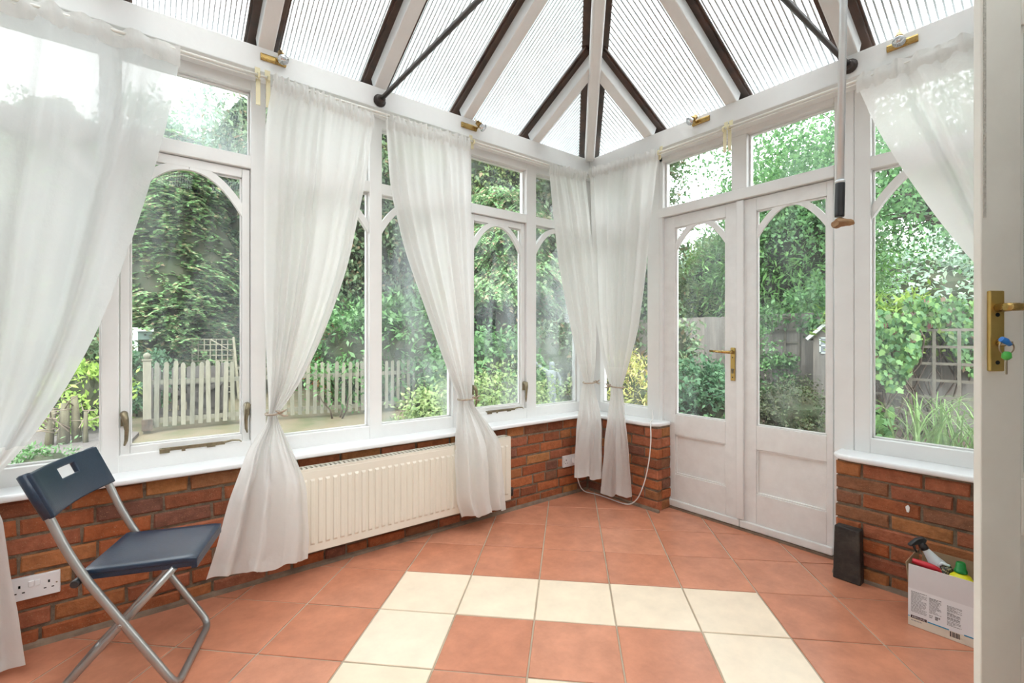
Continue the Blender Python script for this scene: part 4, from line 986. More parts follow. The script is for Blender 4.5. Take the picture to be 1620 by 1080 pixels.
MB().tube(bent(path2, 0.035), 0.011, 12).build('short_leg_frame', M['steel'], ch)
for sgn in (-1, 1):
    MB().lathe((-0.166, sgn * (W2 + 0.014), 0.255), (0, -sgn, 0), [(0, 0.004), (0.002, 0.007), (0.02, 0.007), (0.05, 0.005)], 10).build('pivot_bolt', M['steel'], ch)
    MB().lathe((-0.285, sgn * (W2 + 0.016), 0.414), (0, -sgn, 0), [(0, 0.011), (0.004, 0.013), (0.05, 0.013)], 12).build('seat_hinge', M['black'], ch)
bs = MB(); rows = []
xs_ = np.linspace(-0.285, 0.042, 12); ysq = np.linspace(-0.163, 0.163, 12)
for x in xs_: rows.append([(x, y, 0.430 - 0.008 * math.sin(PI * (x + 0.285) / 0.327) * math.cos(PI * y / 0.34) - (0.004 if x > 0.03 else 0)) for y in ysq])
bs.strip(rows)
seat = bs.build('seat', M['chair_plastic'], ch, fix=False)
md = seat.modifiers.new('thickness', 'SOLIDIFY'); md.thickness = 0.018; md.offset = 0
md = seat.modifiers.new('bevel', 'BEVEL'); md.width = 0.004; md.segments = 2
MB().box(-0.275, 0.03, -0.160, -0.146, 0.404, 0.425).box(-0.275, 0.03, 0.146, 0.160, 0.404, 0.425).box(0.024, 0.042, -0.162, 0.162, 0.398, 0.424).build('seat_rim', M['chair_plastic'], ch, bevel=0.003)
yy = sorted(set(list(np.linspace(-W2 - 0.012, W2 + 0.012, 13)) + [-0.042, 0.062])); zzs = [0.0, 0.25, 0.5, 0.58, 0.82, 0.86, 1.0]
vs = []; fs = []
for k in zzs:
    x = -0.342 + (-0.406 + 0.342) * k; z = 0.632 + (0.775 - 0.632) * k
    for y in yy: vs.append((x - 0.020 * (1 - (y / (W2 + 0.012)) ** 2), y, z))
ny = len(yy)
for i in range(len(zzs) - 1):
    for j in range(ny - 1):
        if zzs[i] >= 0.57 and zzs[i + 1] <= 0.83 and yy[j] >= -0.0421 and yy[j + 1] <= 0.0621: continue
        fs.append((i * ny + j, i * ny + j + 1, (i + 1) * ny + j + 1, (i + 1) * ny + j))
for sgn in (-1, 1): MB().tube([(-0.354, sgn * W2, 0.632), (-0.388, sgn * W2, 0.703), (-0.420, sgn * W2, 0.772), (-0.421, sgn * W2, 0.775)], [0.0165, 0.0175, 0.0175, 0.010], 14).build('backrest_sleeve', M['chair_plastic'], ch)
br = MB().add(vs, fs, True).build('backrest', M['chair_plastic'], ch, fix=False)
md = br.modifiers.new('thickness', 'SOLIDIFY'); md.thickness = 0.020; md.offset = 0
md = br.modifiers.new('bevel', 'BEVEL'); md.width = 0.005; md.segments = 3

# ------------------------------------------------------------------ dark slab leaning on the bricks
sl = MB(); mb_o = (-0.062, -1.700, 0.0)
sl.hexa([(-0.062, -1.818, 0.0), (-0.004, -1.818, 0.0), (-0.004, -1.702, 0.0), (-0.062, -1.700, 0.0), (-0.052, -1.812, 0.262), (0.004, -1.812, 0.262), (0.004, -1.706, 0.264), (-0.052, -1.704, 0.264)])
tag(sl.build('slab', M['slab'], None, bevel=0.006), 'dark weathered rectangular slab standing on the tiles against the right brick pier', 'slab')

# ------------------------------------------------------------------ open carton of cleaning things
bx = empty('carton', label='open white printed carton of cleaning bottles on the floor by the cream door', cat='box')
BX0, BX1, BY0, BY1, BH, FH, TH = -0.262, -0.045, -2.040, -2.42, 0.156, 0.258, 0.003
MB().box(BX0, BX0 + TH, BY0, BY1, 0.001, BH).build('front_side', M['card_grey'], bx)
MB().box(BX0 + TH, BX1, BY0, BY0 - TH, 0.001, BH).box(BX1 - TH, BX1, BY0, BY1, 0.001, BH).box(BX0, BX1, BY1, BY1 + TH, 0.001, BH).box(BX0, BX1, BY0, BY1, 0.0, 0.003).build('side', M['card_brown'], bx)
MB().hexa([(BX0, BY0, BH), (BX0 + TH, BY0, BH), (BX0 + TH, BY1, BH), (BX0, BY1, BH), (BX0 - 0.006, BY0 - 0.003, FH), (BX0 - 0.006 + TH, BY0 - 0.003, FH), (BX0 - 0.006 + TH, BY1, FH), (BX0 - 0.006, BY1, FH)]).build('flap', M['card_white'], bx)
MB().hexa([(BX0 + 0.006, BY0, BH), (BX1 - 0.006, BY0, BH), (BX1 - 0.006, BY0 - TH, BH), (BX0 + 0.006, BY0 - TH, BH), (BX0 + 0.014, BY0 + 0.012, FH - 0.004), (BX1 - 0.012, BY0 + 0.012, FH - 0.002), (BX1 - 0.012, BY0 + 0.012 - TH, FH - 0.002), (BX0 + 0.014, BY0 + 0.012 - TH, FH - 0.004)]).build('flap', M['card_brown'], bx)
MB().hexa([(BX1 - TH, BY0, BH), (BX1, BY0, BH), (BX1, BY1, BH), (BX1 - TH, BY1, BH), (BX1 - TH + 0.012, BY0 - 0.004, FH), (BX1 + 0.012, BY0 - 0.004, FH), (BX1 + 0.012, BY1, FH), (BX1 - TH + 0.012, BY1, FH)]).build('flap', M['card_brown'], bx)
PX = BX0 - 0.0006
def pr(mat, y0, y1, z0, z1, name='print', d=0.0):
    return MB().box(PX - d, BX0 + 0.001, BY0 - y0, BY0 - y1, z0, z1).build(name, M[mat], bx)
pr('card_cream', 0.0, 0.38, 0.001, 0.036)
pr('print_blue', 0.0, 0.006, 0.037, 0.040); pr('print_blue', 0.062, 0.128, 0.035, 0.040); pr('print_blue', 0.172, 0.20, 0.035, 0.040)
pr('print_dark', 0.009, 0.060, 0.034, 0.045, 'logo_panel', 0.0004)
lines = MB(); rl = random.Random(4)
def para(y0, y1, z_top, n, st, h=0.0016, bold=()):
    for k in range(n):
        z = z_top - st * k; e = y1 if rl.random() < 0.7 else y0 + (y1 - y0) * rl.uniform(0.45, 0.9); y = y0
        while y < e - 0.002:
            wd = min(rl.uniform(0.004, 0.011), e - y); hh = h * (1.5 if k in bold else 1)
            lines.box(PX - 0.0002, BX0 + 0.0005, BY0 - y, BY0 - y - wd, z - hh, z); y += wd + 0.0016
para(0.010, 0.060, 0.146, 18, 0.0049, bold=(0,)); para(0.068, 0.105, 0.140, 14, 0.0046, bold=(0, 1)); para(0.122, 0.166, 0.133, 6, 0.0040); para(0.122, 0.162, 0.106, 4, 0.0042, bold=(0, 1)); para(0.122, 0.160, 0.087, 3, 0.004, bold=(0,)); para(0.122, 0.165, 0.072, 4, 0.005)
para(0.010, 0.075, 0.026, 1, 0.004, 0.0028); para(0.068, 0.080, 0.070, 2, 0.007, 0.003); para(0.086, 0.101, 0.071, 2, 0.0075, 0.0045, (0, 1))
tag(lines.build('small_print', M['print_grey'], bx), kind='stuff')
bc = MB(); y = 0.131
while y < 0.158:
    wd = rl.choice([0.0008, 0.0016, 0.0026, 0.0034]); bc.box(PX - 0.0004, BX0 + 0.0005, BY0 - y, BY0 - y - wd, 0.014, 0.034); y += wd + rl.choice([0.0008, 0.0014, 0.0022])
bc.build('barcode', M['print_black'], bx)
fc = bpy.data.curves.new('lettering', 'FONT'); fc.body = 'KIRKLAND'; fc.size = 0.0088; fc.align_x = 'CENTER'; fc.align_y = 'CENTER'; fc.extrude = 0.0002
ft = bpy.data.objects.new('lettering_curve', fc); COL.objects.link(ft); bpy.context.view_layer.update()
fm = bpy.data.meshes.new_from_object(ft.evaluated_get(bpy.context.evaluated_depsgraph_get())); fm.name = 'lettering'; bpy.data.objects.remove(ft)
fm.materials.clear(); fm.materials.append(M['print_white'])
fo = bpy.data.objects.new('lettering', fm); COL.objects.link(fo); fo.parent = bx; fo.location = (PX - 0.0008, BY0 - 0.0345, 0.0395)
fo.rotation_euler = (PI / 2, 0, -PI / 2)

sb = empty('spray_bottle', label='pale spray bottle with black trigger head leaning in the carton', cat='bottle')
n0 = deep(1462, 866, 2.03); n1 = deep(1502, 893, 1.99); d = (n1 - n0); d /= np.linalg.norm(d); d = d * 0.78 + np.array([0.0, 0, -0.5]); d /= np.linalg.norm(d)
MB().lathe(n0, d, [(0, 0.012), (0.012, 0.0135), (0.05, 0.022), (0.075, 0.030), (0.09, 0.033), (0.17, 0.033), (0.175, 0.028)], 20).build('bottle', M['pale_bottle'], sb)
MB().lathe(n0, -d, [(-0.006, 0.0155), (0.010, 0.0155), (0.014, 0.013), (0.022, 0.012)], 16).build('collar', M['black'], sb)
q = n0 - d * 0.020; up = np.array([0, 0, 1.0]); tl_ = -RGT
hd = [q + tl_ * a + up * z for a, z in ((-0.022, 0.016), (-0.010, 0.028), (0.020, 0.022), (0.052, -0.004), (0.050, -0.012), (0.020, -0.004), (-0.004, -0.004), (-0.016, 0.002))]
MB().prism(hd, -FWD * 0.009, FWD * 0.018).build('trigger_head', M['black'], sb, bevel=0.004)
tr = [q + tl_ * a + up * z for a, z in ((0.026, -0.004), (0.036, -0.007), (0.031, -0.022), (0.020, -0.040), (0.015, -0.038), (0.022, -0.022))]
MB().prism(tr, -FWD * 0.004, FWD * 0.008).build('trigger', M['black'], sb, bevel=0.002)
rb = empty('red_brush', label='red plastic brush handle sticking out of the carton', cat='brush')
r0, r1 = deep(1443, 886, 2.03), deep(1485, 901, 1.975)
ax_ = r1 - r0; ln_ = np.linalg.norm(ax_); ax_ /= ln_
MB().tube([r0, r0 + ax_ * ln_ * .2, r0 + ax_ * ln_ * .5, r0 + ax_ * ln_ * .8, r1, r1 + ax_ * 0.018 - np.array([0, 0, 0.018])], [0.010, 0.0115, 0.014, 0.014, 0.009, 0.006], 12).build('handle', M['red'], rb)
MB().tube([r1 + ax_ * 0.018 - np.array([0, 0, 0.018]), r1 + np.array([0.02, -0.02, -0.10])], [0.008, 0.018], 12).build('brush_head', M['red'], rb)
jb = empty('patterned_bottle', label='pale bottle with a dark patterned label between red brush and green cap', cat='bottle')
j0 = deep(1497, 896, 1.965)
MB().lathe(j0 + np.array([0, 0, 0.002]), (0.1, -0.05, -1), [(0, 0.012), (0.004, 0.020), (0.03, 0.022), (0.19, 0.022)], 18).build('bottle', M['dark_label'], jb)
MB().tube([j0 + np.array([0.0, 0.022, -0.004]), j0 + np.array([0.0, 0.012, 0.010]), j0 + np.array([0, -0.012, 0.006])], [0.006, 0.007, 0.006], 8).build('spout', M['pale_bottle'], jb)
yb = empty('yellow_bottle', label='yellow bottle with ribbed green cap in the carton next to the cream door', cat='bottle')
g0 = deep(1520, 906, 1.925)
MB().lathe((g0[0], g0[1], g0[2] + 0.004), (0, 0, -1), [(0, 0.014), (0.006, 0.020), (0.014, 0.032), (0.03, 0.040), (0.10, 0.042), (g0[2] - 0.006, 0.042), (g0[2] - 0.001, 0.038)], 22).build('bottle', M['yellow'], yb)
MB().lathe((g0[0], g0[1], g0[2] + 0.002), (0, 0, 1), [(0, 0.0205), (0.003, 0.0215), (0.012, 0.0200), (0.013, 0.0175), (0.038, 0.0150), (0.042, 0.012)], 22).build('cap', M['green'], yb)

# ------------------------------------------------------------------ garden: ground
def sheet(name, x0, x1, y0, y1, z, mat, n=40, rough=0.03, seed=0, outline=None):
    xs_, ys_ = np.linspace(x0, x1, n), np.linspace(y0, y1, n)
    V = np.array([(x, y, z + rough * noise.noise((x * 0.6 + seed, y * 0.6, seed))) for x in xs_ for y in ys_])
    I = (np.arange(n - 1)[:, None] * n + np.arange(n - 1)[None]).ravel()
    o = link_mesh(name, V, np.stack([I, I + n, I + n + 1, I + 1], 1), M[mat], None, True)
    return tag(o, kind='structure')
sheet('ground', -45, 45, -30, 50, GZ - 0.05, 'lawn', 60, 0.02)
def patch(name, poly, z, mat, th=0.05):
    mb = MB().prism([(x, y, 0) for x, y in poly], (0, 0, z - th), (0, 0, th))
    return tag(mb.build(name, M[mat]), kind='structure')
gp = lambda px, d: tuple((CAM + d * ray(px, CY))[:2])
patch('path', [(-12, 0.3), (-3.35, 0.3), (-3.1, 4.2), (-2.85, 6.2), (-3.9, 8.2), (-12, 8.2)], GZ - 0.005, 'gravel')
patch('ground_soil', [(0.3, 0.3), (0.75, 2.2), (2.2, 3.8), (6.3, 4.5), (7.5, 3), (7.5, -8), (0.3, -8)], GZ - 0.002, 'soil')
patch('pavement', [gp(842, 6.0), gp(905, 5.2), gp(905, 7.4), gp(868, 8.4)], GZ + 0.03, 'slate', 0.08)

# ------------------------------------------------------------------ garden: leaf clouds
def rand_dirs(n):
    v = rng.normal(size=(n, 3)); return v / np.linalg.norm(v, axis=1, keepdims=True)
def leaf_quads(c, d, nrm, ln, wd, fold=0.18):
    """diamond leaves: centres c, pointing d, facing nrm; per-leaf length and width"""
    s = np.cross(d, nrm); s /= (np.linalg.norm(s, axis=1, keepdims=True) + 1e-9)
    u = np.cross(s, d)
    ln = np.asarray(ln)[:, None]; wd = np.asarray(wd)[:, None]
    V = np.stack([c - d * ln * 0.5, c + s * wd * 0.5 + u * wd * fold - d * ln * 0.08, c + d * ln * 0.5, c - s * wd * 0.5 + u * wd * fold - d * ln * 0.08], 1)
    n = len(c)
    return V.reshape(-1, 3), np.arange(n * 4).reshape(n, 4)
def core(root, c, rad, seed=0, mat='core'):  # added dark blob inside a crown, keeps light from shining through
    bm = bmesh.new(); bmesh.ops.create_icosphere(bm, subdivisions=3, radius=1.0)
    for v in bm.verts:
        p = v.co.copy(); k = 1 + 0.28 * noise.noise(p * 2.2 + Vector((seed, 0, 0)))
        v.co = Vector((p.x * rad[0] * k + c[0], p.y * rad[1] * k + c[1], p.z * rad[2] * k + c[2]))
    me = bpy.data.meshes.new('crown_light_blocker'); bm.to_mesh(me); bm.free(); me.materials.append(M[mat])
    o = bpy.data.objects.new('crown_light_blocker', me); COL.objects.link(o); o.parent = root
    o['kind'] = 'stuff'
    return o
def lumpy_points(n, c, rad, nclu, clr, shell=0.72, flat=0.75, low=-1.0):
    """leaf centres gathered in clumps over a lumpy ellipsoid"""
    d = rand_dirs(nclu * 2); d = d[d[:, 2] > low][:nclu]
    k = rng.uniform(shell, 1.05, (len(d), 1))
    cc = np.array(c) + d * k * np.array(rad)
    idx = rng.integers(0, len(cc), n)
    off = rng.normal(size=(n, 3)) * clr * np.array([1, 1, flat]) * rng.uniform(0.5, 1.2, len(cc))[idx][:, None]
    p = cc[idx] + off
    return p, d[idx]
def trunk(root, base, h, r, lean=(0, 0), name='trunk'):
    b = np.array(base, float); pts = [b, b + np.array([lean[0] * .3 + 0.03, lean[1] * .3, h * 0.35]), b + np.array([lean[0] * .7, lean[1] * .7 + 0.04, h * 0.7]), b + np.array([lean[0], lean[1], h])]
    return MB().tube(pts, [r * 1.15, r * 0.9, r * 0.65, r * 0.3], 10).build(name, M['bark'], root)
def broad(kind, label, px, d, h, r, z0, n, leaf, mat, cat='tree', group=None, nclu=60, clr=None, has_core=0.72, tr=0.12, shell=0.72, aspect=0.55, xyr=None, stems=1):
    x, y, _ = spot(px, d)
    root = empty(kind, label=label, cat=cat, group=group)
    zc, rz = (h + z0) / 2, (h - z0) / 2
    rad = (r, r, rz) if xyr is None else (xyr[0], xyr[1], rz)
    c = np.array((x, y, zc))
    p, dd = lumpy_points(n, c, rad, nclu, clr or 0.2 * r, shell)
    p = p[p[:, 2] > GZ + 0.02]; m = len(p); dd = dd[:m] if len(dd) != m else dd
    dirs = rand_dirs(m) * 0.8 + (p - c) / np.linalg.norm(p - c, axis=1, keepdims=True) * 0.7 + np.array([0, 0, -0.15]); dirs /= np.linalg.norm(dirs, axis=1, keepdims=True)
    nr = rand_dirs(m) * 0.7 + np.array([0, 0, 0.9]) + (p - c) / np.linalg.norm(p - c, axis=1, keepdims=True) * 0.4
    sz = leaf * rng.uniform(0.65, 1.3, m)
    V, F = leaf_quads(p, dirs, nr, sz, sz * aspect)
    f = link_mesh('foliage', V, F, LEAF[mat], root); f['kind'] = 'stuff'
    if has_core: core(root, c, (rad[0] * has_core, rad[1] * has_core, rad[2] * has_core), seed=px)
    if stems == 1: trunk(root, (x, y, GZ - 0.1), zc - GZ, tr)
    else:
        for k in range(stems):
            a = 2 * PI * k / stems + px
            trunk(root, (x + 0.1 * math.cos(a), y + 0.1 * math.sin(a), GZ - 0.05), (zc - GZ) * 0.9, tr, (r * 0.4 * math.cos(a), r * 0.4 * math.sin(a)), 'stem')
    return root
def conifer(kind, label, px, d, h, r, z0, nspray, mat, leaf=0.11, droop=0.35, group='conifers beyond the picket fence', topr=0.12, tr=0.16, per=16):
    """layered fans of feathery sprays on a tapering crown"""
    x, y, _ = spot(px, d)
    root = empty(kind, label=label, cat='tree', group=group)
    t = rng.uniform(0, 1, nspray); z = z0 + (h - z0) * t
    ang = rng.uniform(0, 2 * PI, nspray)
    R = r * ((1 - t) ** 0.75 * (1 - topr) + topr) * (0.82 + 0.22 * np.sin(5 * ang + 9 * t) * np.sin(23 * t + 3 * ang)) * rng.uniform(0.75, 1.06, nspray)
    o = np.stack([np.cos(ang), np.sin(ang), np.zeros(nspray)], 1)
    ln = rng.uniform(0.4, 0.9, nspray) * (0.3 + 0.16 * r)
    side = np.stack([-np.sin(ang), np.cos(ang), np.zeros(nspray)], 1)
    yaw = rng.normal(0, 0.5, (nspray, 1))
    dr = o * np.cos(yaw) + side * np.sin(yaw) + np.array([0, 0, -1.0]) * (droop + rng.normal(0, 0.15, (nspray, 1))); dr /= np.linalg.norm(dr, axis=1, keepdims=True)
    tip = np.stack([x + o[:, 0] * R, y + o[:, 1] * R, z], 1)
    u = np.linspace(0, 1, per)
    sd = np.where(np.arange(per) % 2 == 0, 1.0, -1.0)
    lat = np.cross(dr, np.array([0, 0, 1.0])); lat /= np.linalg.norm(lat, axis=1, keepdims=True)
    c = tip[:, None] - dr[:, None] * (ln[:, None] * (1 - u)[None])[..., None] + lat[:, None] * (sd * 0.30 * (1.1 - u))[None, :, None] * ln[:, None, None] * 0.5
    c = c + np.array([0, 0, -1.0]) * (0.12 * ln[:, None] * (np.abs(u - 0.4) * 2) ** 2)[..., None]
    ld = dr[:, None] + lat[:, None] * (sd * 0.75)[None, :, None] + rng.normal(0, 0.16, (nspray, per, 3)); ld /= np.linalg.norm(ld, axis=2, keepdims=True)
    c = c.reshape(-1, 3); ld = ld.reshape(-1, 3); m = len(c)
    nr = np.array([0, 0, 1.0]) + rng.normal(0, 0.35, (m, 3))
    sz = leaf * rng.uniform(0.7, 1.35, m)
    V, F = leaf_quads(c, ld, nr, sz, sz * 0.46, 0.1)
    f = link_mesh('foliage', V, F, LEAF[mat], root); f['kind'] = 'stuff'
    core(root, (x, y, (z0 + h) / 2 - 0.1 * (h - z0)), (r * 0.50, r * 0.50, (h - z0) * 0.40), seed=px)
    trunk(root, (x, y, GZ - 0.1), h * 0.8, tr)
    return root

# conifers and trees behind the picket fence
conifer('conifer_tree', 'broad mid-green conifer straight behind the picket gate', 285, 11.3, 6.0, 2.15, 0.55, 5600, 'conifer', leaf=0.105, droop=0.18, topr=0.30, per=24)
conifer('conifer_tree', 'dark drooping conifer rising behind the small square trellis', 405, 13.2, 7.6, 2.3, 0.9, 4400, 'dark', leaf=0.13, droop=0.75, topr=0.25, per=22)
conifer('conifer_tree', 'conifer veiled by the widest sheer curtain, left of the gate', 90, 12.5, 7.4, 2.3, 0.3, 2600, 'conifer', leaf=0.17, droop=0.3, topr=0.25)
conifer('conifer_tree', 'tall fine-leaved conifer on bare trunks seen through the arched corner casement', 795, 10.2, 4.1, 1.75, 1.75, 3600, 'conifer', leaf=0.10, droop=0.9, topr=0.5, per=20)
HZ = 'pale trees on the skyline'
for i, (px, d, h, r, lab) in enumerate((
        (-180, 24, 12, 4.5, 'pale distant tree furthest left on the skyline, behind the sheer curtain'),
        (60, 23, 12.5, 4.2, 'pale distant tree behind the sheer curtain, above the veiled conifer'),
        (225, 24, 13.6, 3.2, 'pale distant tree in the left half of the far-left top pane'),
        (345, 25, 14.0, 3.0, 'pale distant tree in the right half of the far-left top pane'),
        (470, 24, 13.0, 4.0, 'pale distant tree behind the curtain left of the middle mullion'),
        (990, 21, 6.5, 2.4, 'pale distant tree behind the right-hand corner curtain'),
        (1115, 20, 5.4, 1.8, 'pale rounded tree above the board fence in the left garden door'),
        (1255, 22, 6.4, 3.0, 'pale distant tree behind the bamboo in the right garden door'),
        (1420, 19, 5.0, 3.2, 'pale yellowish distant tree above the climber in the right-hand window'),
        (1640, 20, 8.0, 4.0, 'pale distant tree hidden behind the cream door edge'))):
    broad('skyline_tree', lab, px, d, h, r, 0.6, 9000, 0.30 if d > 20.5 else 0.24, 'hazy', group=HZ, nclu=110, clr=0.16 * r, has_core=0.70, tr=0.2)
TG = 'broadleaf trees around the garden'
broad('evergreen_tree', 'dark evergreen far behind the bare trunks in the arched casement', 800, 17.0, 5.5, 2.6, 0.0, 8000, 0.24, 'dark', group=TG, nclu=80, clr=0.45)
broad('evergreen_tree', 'dark evergreen far behind the stone figure', 915, 16.0, 5.0, 2.4, 0.0, 7000, 0.24, 'dark', group=TG, nclu=80, clr=0.45)
broad('evergreen_tree', 'dark evergreen far behind the middle mullion', 600, 18.0, 5.0, 3.0, 0.0, 8000, 0.26, 'dark', group=TG, nclu=80, clr=0.5)
broad('evergreen_tree', 'dark evergreen far behind the square trellis', 330, 16.5, 4.6, 3.0, 0.0, 8000, 0.24, 'dark', group=TG, nclu=80, clr=0.5)
broad('evergreen_tree', 'dense grey-green evergreen tree left of the middle mullion, with brownish leaves', 535, 13.0, 10.2, 2.6, 1.6, 30000, 0.135, 'oak', group=TG, nclu=160, clr=0.42)
broad('evergreen_tree', 'dense evergreen tree right of the middle mullion, behind the glossy laurel', 655, 14.0, 10.8, 2.9, 1.4, 30000, 0.14, 'oak', group=TG, nclu=160, clr=0.45)
broad('evergreen_tree', 'leafy tree filling the top pane over the arched corner casement', 790, 12.4, 9.4, 2.5, 3.3, 42000, 0.10, 'light', group=TG, nclu=150, clr=0.36, has_core=0.8)
broad('evergreen_tree', 'dark evergreen tree between the arched casement and the corner curtain', 885, 11.6, 8.8, 1.9, 1.2, 26000, 0.12, 'oak', group=TG, nclu=110, clr=0.36)
broad('evergreen_tree', 'dark evergreen tree behind the two corner curtains', 965, 11.8, 7.4, 1.5, 0.4, 20000, 0.12, 'oak', group=TG, nclu=100, clr=0.36)
broad('evergreen_tree', 'bright leafy tree above the board fence at the hinge side of the left garden door', 1150, 12.5, 3.9, 1.3, 1.0, 18000, 0.10, 'light', group=TG, nclu=70, clr=0.26)
broad('bamboo', 'fresh green bamboo thicket above the fence in the right garden door', 1255, 10.6, 5.3, 1.55, 0.8, 26000, 0.17, 'bamboo', cat='bamboo', nclu=240, clr=0.34, aspect=0.25, has_core=0.5, tr=0.05, stems=5)
# airy birches: leaves strung on drooping twigs so that the sky shows through
def birch(label, px, d, zc, rad, ntw, per, leaf, twl, tr, base=None, low=-0.6, xoff=(0, 0)):
    x, y, _ = spot(px, d)
    root = empty('birch_tree', label=label, cat='tree', group='airy birch trees by the board fence')
    c = np.array((x + xoff[0], y + xoff[1], zc))
    dv = rand_dirs(ntw * 2); dv = dv[dv[:, 2] > low][:ntw]
    s = c + dv * rng.uniform(0.35, 1.0, (len(dv), 1)) * np.array(rad)
    td = dv * np.array([1, 1, 0.2]) + rng.normal(0, 0.35, dv.shape) + np.array([0, 0, -0.75]); td /= np.linalg.norm(td, axis=1, keepdims=True)
    u = np.linspace(0, 1, per)
    ln = twl * rng.uniform(0.5, 1.2, (len(dv), 1))
    p = s[:, None] + td[:, None] * (ln * u[None])[..., None] + rng.normal(0, leaf * 1.1, (len(dv), per, 3))
    p[..., 2] -= 0.25 * (ln * u[None]) ** 2
    p = p.reshape(-1, 3); m = len(p)
    ld = rand_dirs(m) + np.array([0, 0, -0.8]); ld /= np.linalg.norm(ld, axis=1, keepdims=True)
    sz = leaf * rng.uniform(0.7, 1.3, m)
    V, F = leaf_quads(p, ld, rand_dirs(m), sz, sz * 0.78)
    f = link_mesh('foliage', V, F, LEAF['birch'], root); f['kind'] = 'stuff'
    trunk(root, (x, y, GZ - 0.1), zc - GZ, tr)
    mb = MB(); top = np.array((x + xoff[0] * 0.6, y + xoff[1] * 0.6, zc - 0.5 * rad[2]))
    for k in range(0, len(s), max(1, len(s) // 46)):
        e = s[k]; mid = (top + e) / 2 + np.array([0, 0, 0.12 * np.linalg.norm(e - top)])
        mb.tube([top, mid, e], [0.03, 0.014, 0.004], 5)
    tw = mb.build('branches', M['bark'], root); tw['kind'] = 'stuff'
birch('leafy birch spreading over the right-hand window and the top light of the right door leaf', 1590, 7.4, 4.3, (2.7, 2.6, 2.0), 1500, 15, 0.068, 0.75, 0.09, xoff=(-0.1, 1.6))
birch('thin birch whose sparse leaves cross the top light of the left door leaf', 1052, 10.5, 6.2, (2.2, 2.0, 1.9), 520, 13, 0.085, 0.8, 0.05)
birch('birch with low branches arching behind the cream door side of the right-hand window', 1620, 6.4, 3.4, (1.9, 1.9, 1.3), 640, 14, 0.065, 0.7, 0.07, xoff=(0.2, 0.6))

# shrubs
SG = 'garden shrubs'
def shrub(label, px, d, h, r, n, leaf, mat, z0=GZ, nclu=34, kind='shrub', aspect=0.55, cr=0.66, xyr=None):
    return broad(kind, label, px, d, h, r, z0, n, leaf, mat, cat='shrub', group=SG, nclu=nclu, clr=0.24 * r, has_core=cr, tr=0.014, stems=3, aspect=aspect, xyr=xyr)
shrub('glossy bright green laurel bush behind the fence, right of the middle mullion', 655, 10.3, 2.15, 1.15, 6000, 0.15, 'laurel', nclu=50, aspect=0.42)
shrub('mid-green shrub behind the picket fence, left of the middle mullion', 560, 10.0, 1.95, 0.95, 4500, 0.12, 'laurel', aspect=0.45)
shrub('red-tipped shrub behind the picket fence, beside the flaring curtain', 522, 10.6, 1.55, 0.55, 2000, 0.12, 'red')
shrub('low leafy shrub growing through the picket fence', 535, 8.35, 0.85, 0.55, 380, 0.08, 'laurel', cr=0)
shrub('pale green shrub in front of the fence, behind the curtain over the radiator', 700, 7.2, 0.55, 0.55, 2600, 0.075, 'light')
shrub('light green bush in front of the arched corner casement, small leaves', 788, 6.2, 0.78, 0.78, 6500, 0.065, 'light', nclu=60)
shrub('dark laurel standing behind the light green bush in the arched casement', 770, 8.0, 1.35, 0.9, 4200, 0.11, 'laurel')
shrub('dark rounded shrub behind the stone figure', 872, 8.8, 1.45, 0.95, 4500, 0.10, 'oak')
shrub('yellow feathery acer between the two corner curtains', 978, 5.6, 1.05, 0.46, 5200, 0.075, 'acer', nclu=70, aspect=0.22)
shrub('pale green mound of ferny growth below the yellow acer', 995, 4.9, 0.30, 0.36, 3000, 0.06, 'light', aspect=0.25)
shrub('dark green shrub at the hinge side of the left garden door', 1068, 8.0, 1.75, 0.42, 2600, 0.10, 'oak')
shrub('blue-green shrub low in the left garden door', 1104, 6.9, 0.85, 0.62, 4200, 0.075, 'dark')
shrub('small bright shrub at the foot of the left garden door', 1135, 5.8, 0.12, 0.32, 1300, 0.06, 'laurel')
shrub('clipped round olive-green box bush low in the right garden door', 1250, 6.3, 0.60, 0.46, 6500, 0.042, 'olive', nclu=80, cr=0.8)
shrub('lime yellow-green shrub at the left of the right-hand window', 1402, 7.0, 1.75, 0.62, 2600, 0.15, 'lime', z0=0.9, aspect=0.3)
shrub('tall leafy bush low at the far left, behind the sheer curtain', 100, 9.0, 1.7, 1.1, 4000, 0.11, 'oak')
shrub('yellow-green shrub beside the rotten posts at the far left', 132, 7.0, 0.85, 0.5, 1700, 0.10, 'lime', aspect=0.4)
shrub('pale low plant under the far-left fixed pane', 70, 4.7, 0.10, 0.26, 800, 0.05, 'laurel', aspect=0.4)
shrub('ivy-dark bush behind the left end post of the picket fence', 222, 8.6, 1.05, 0.52, 2600, 0.08, 'dark')
shrub('climbing shrub on the square trellis in the right garden door', 1212, 8.3, 1.75, 0.42, 2600, 0.07, 'laurel', cr=0, nclu=26)
shrub('trailing leaves hanging over the fence beside the small playhouse', 1296, 8.1, 2.3, 0.5, 1500, 0.09, 'birch', z0=1.25, cr=0)

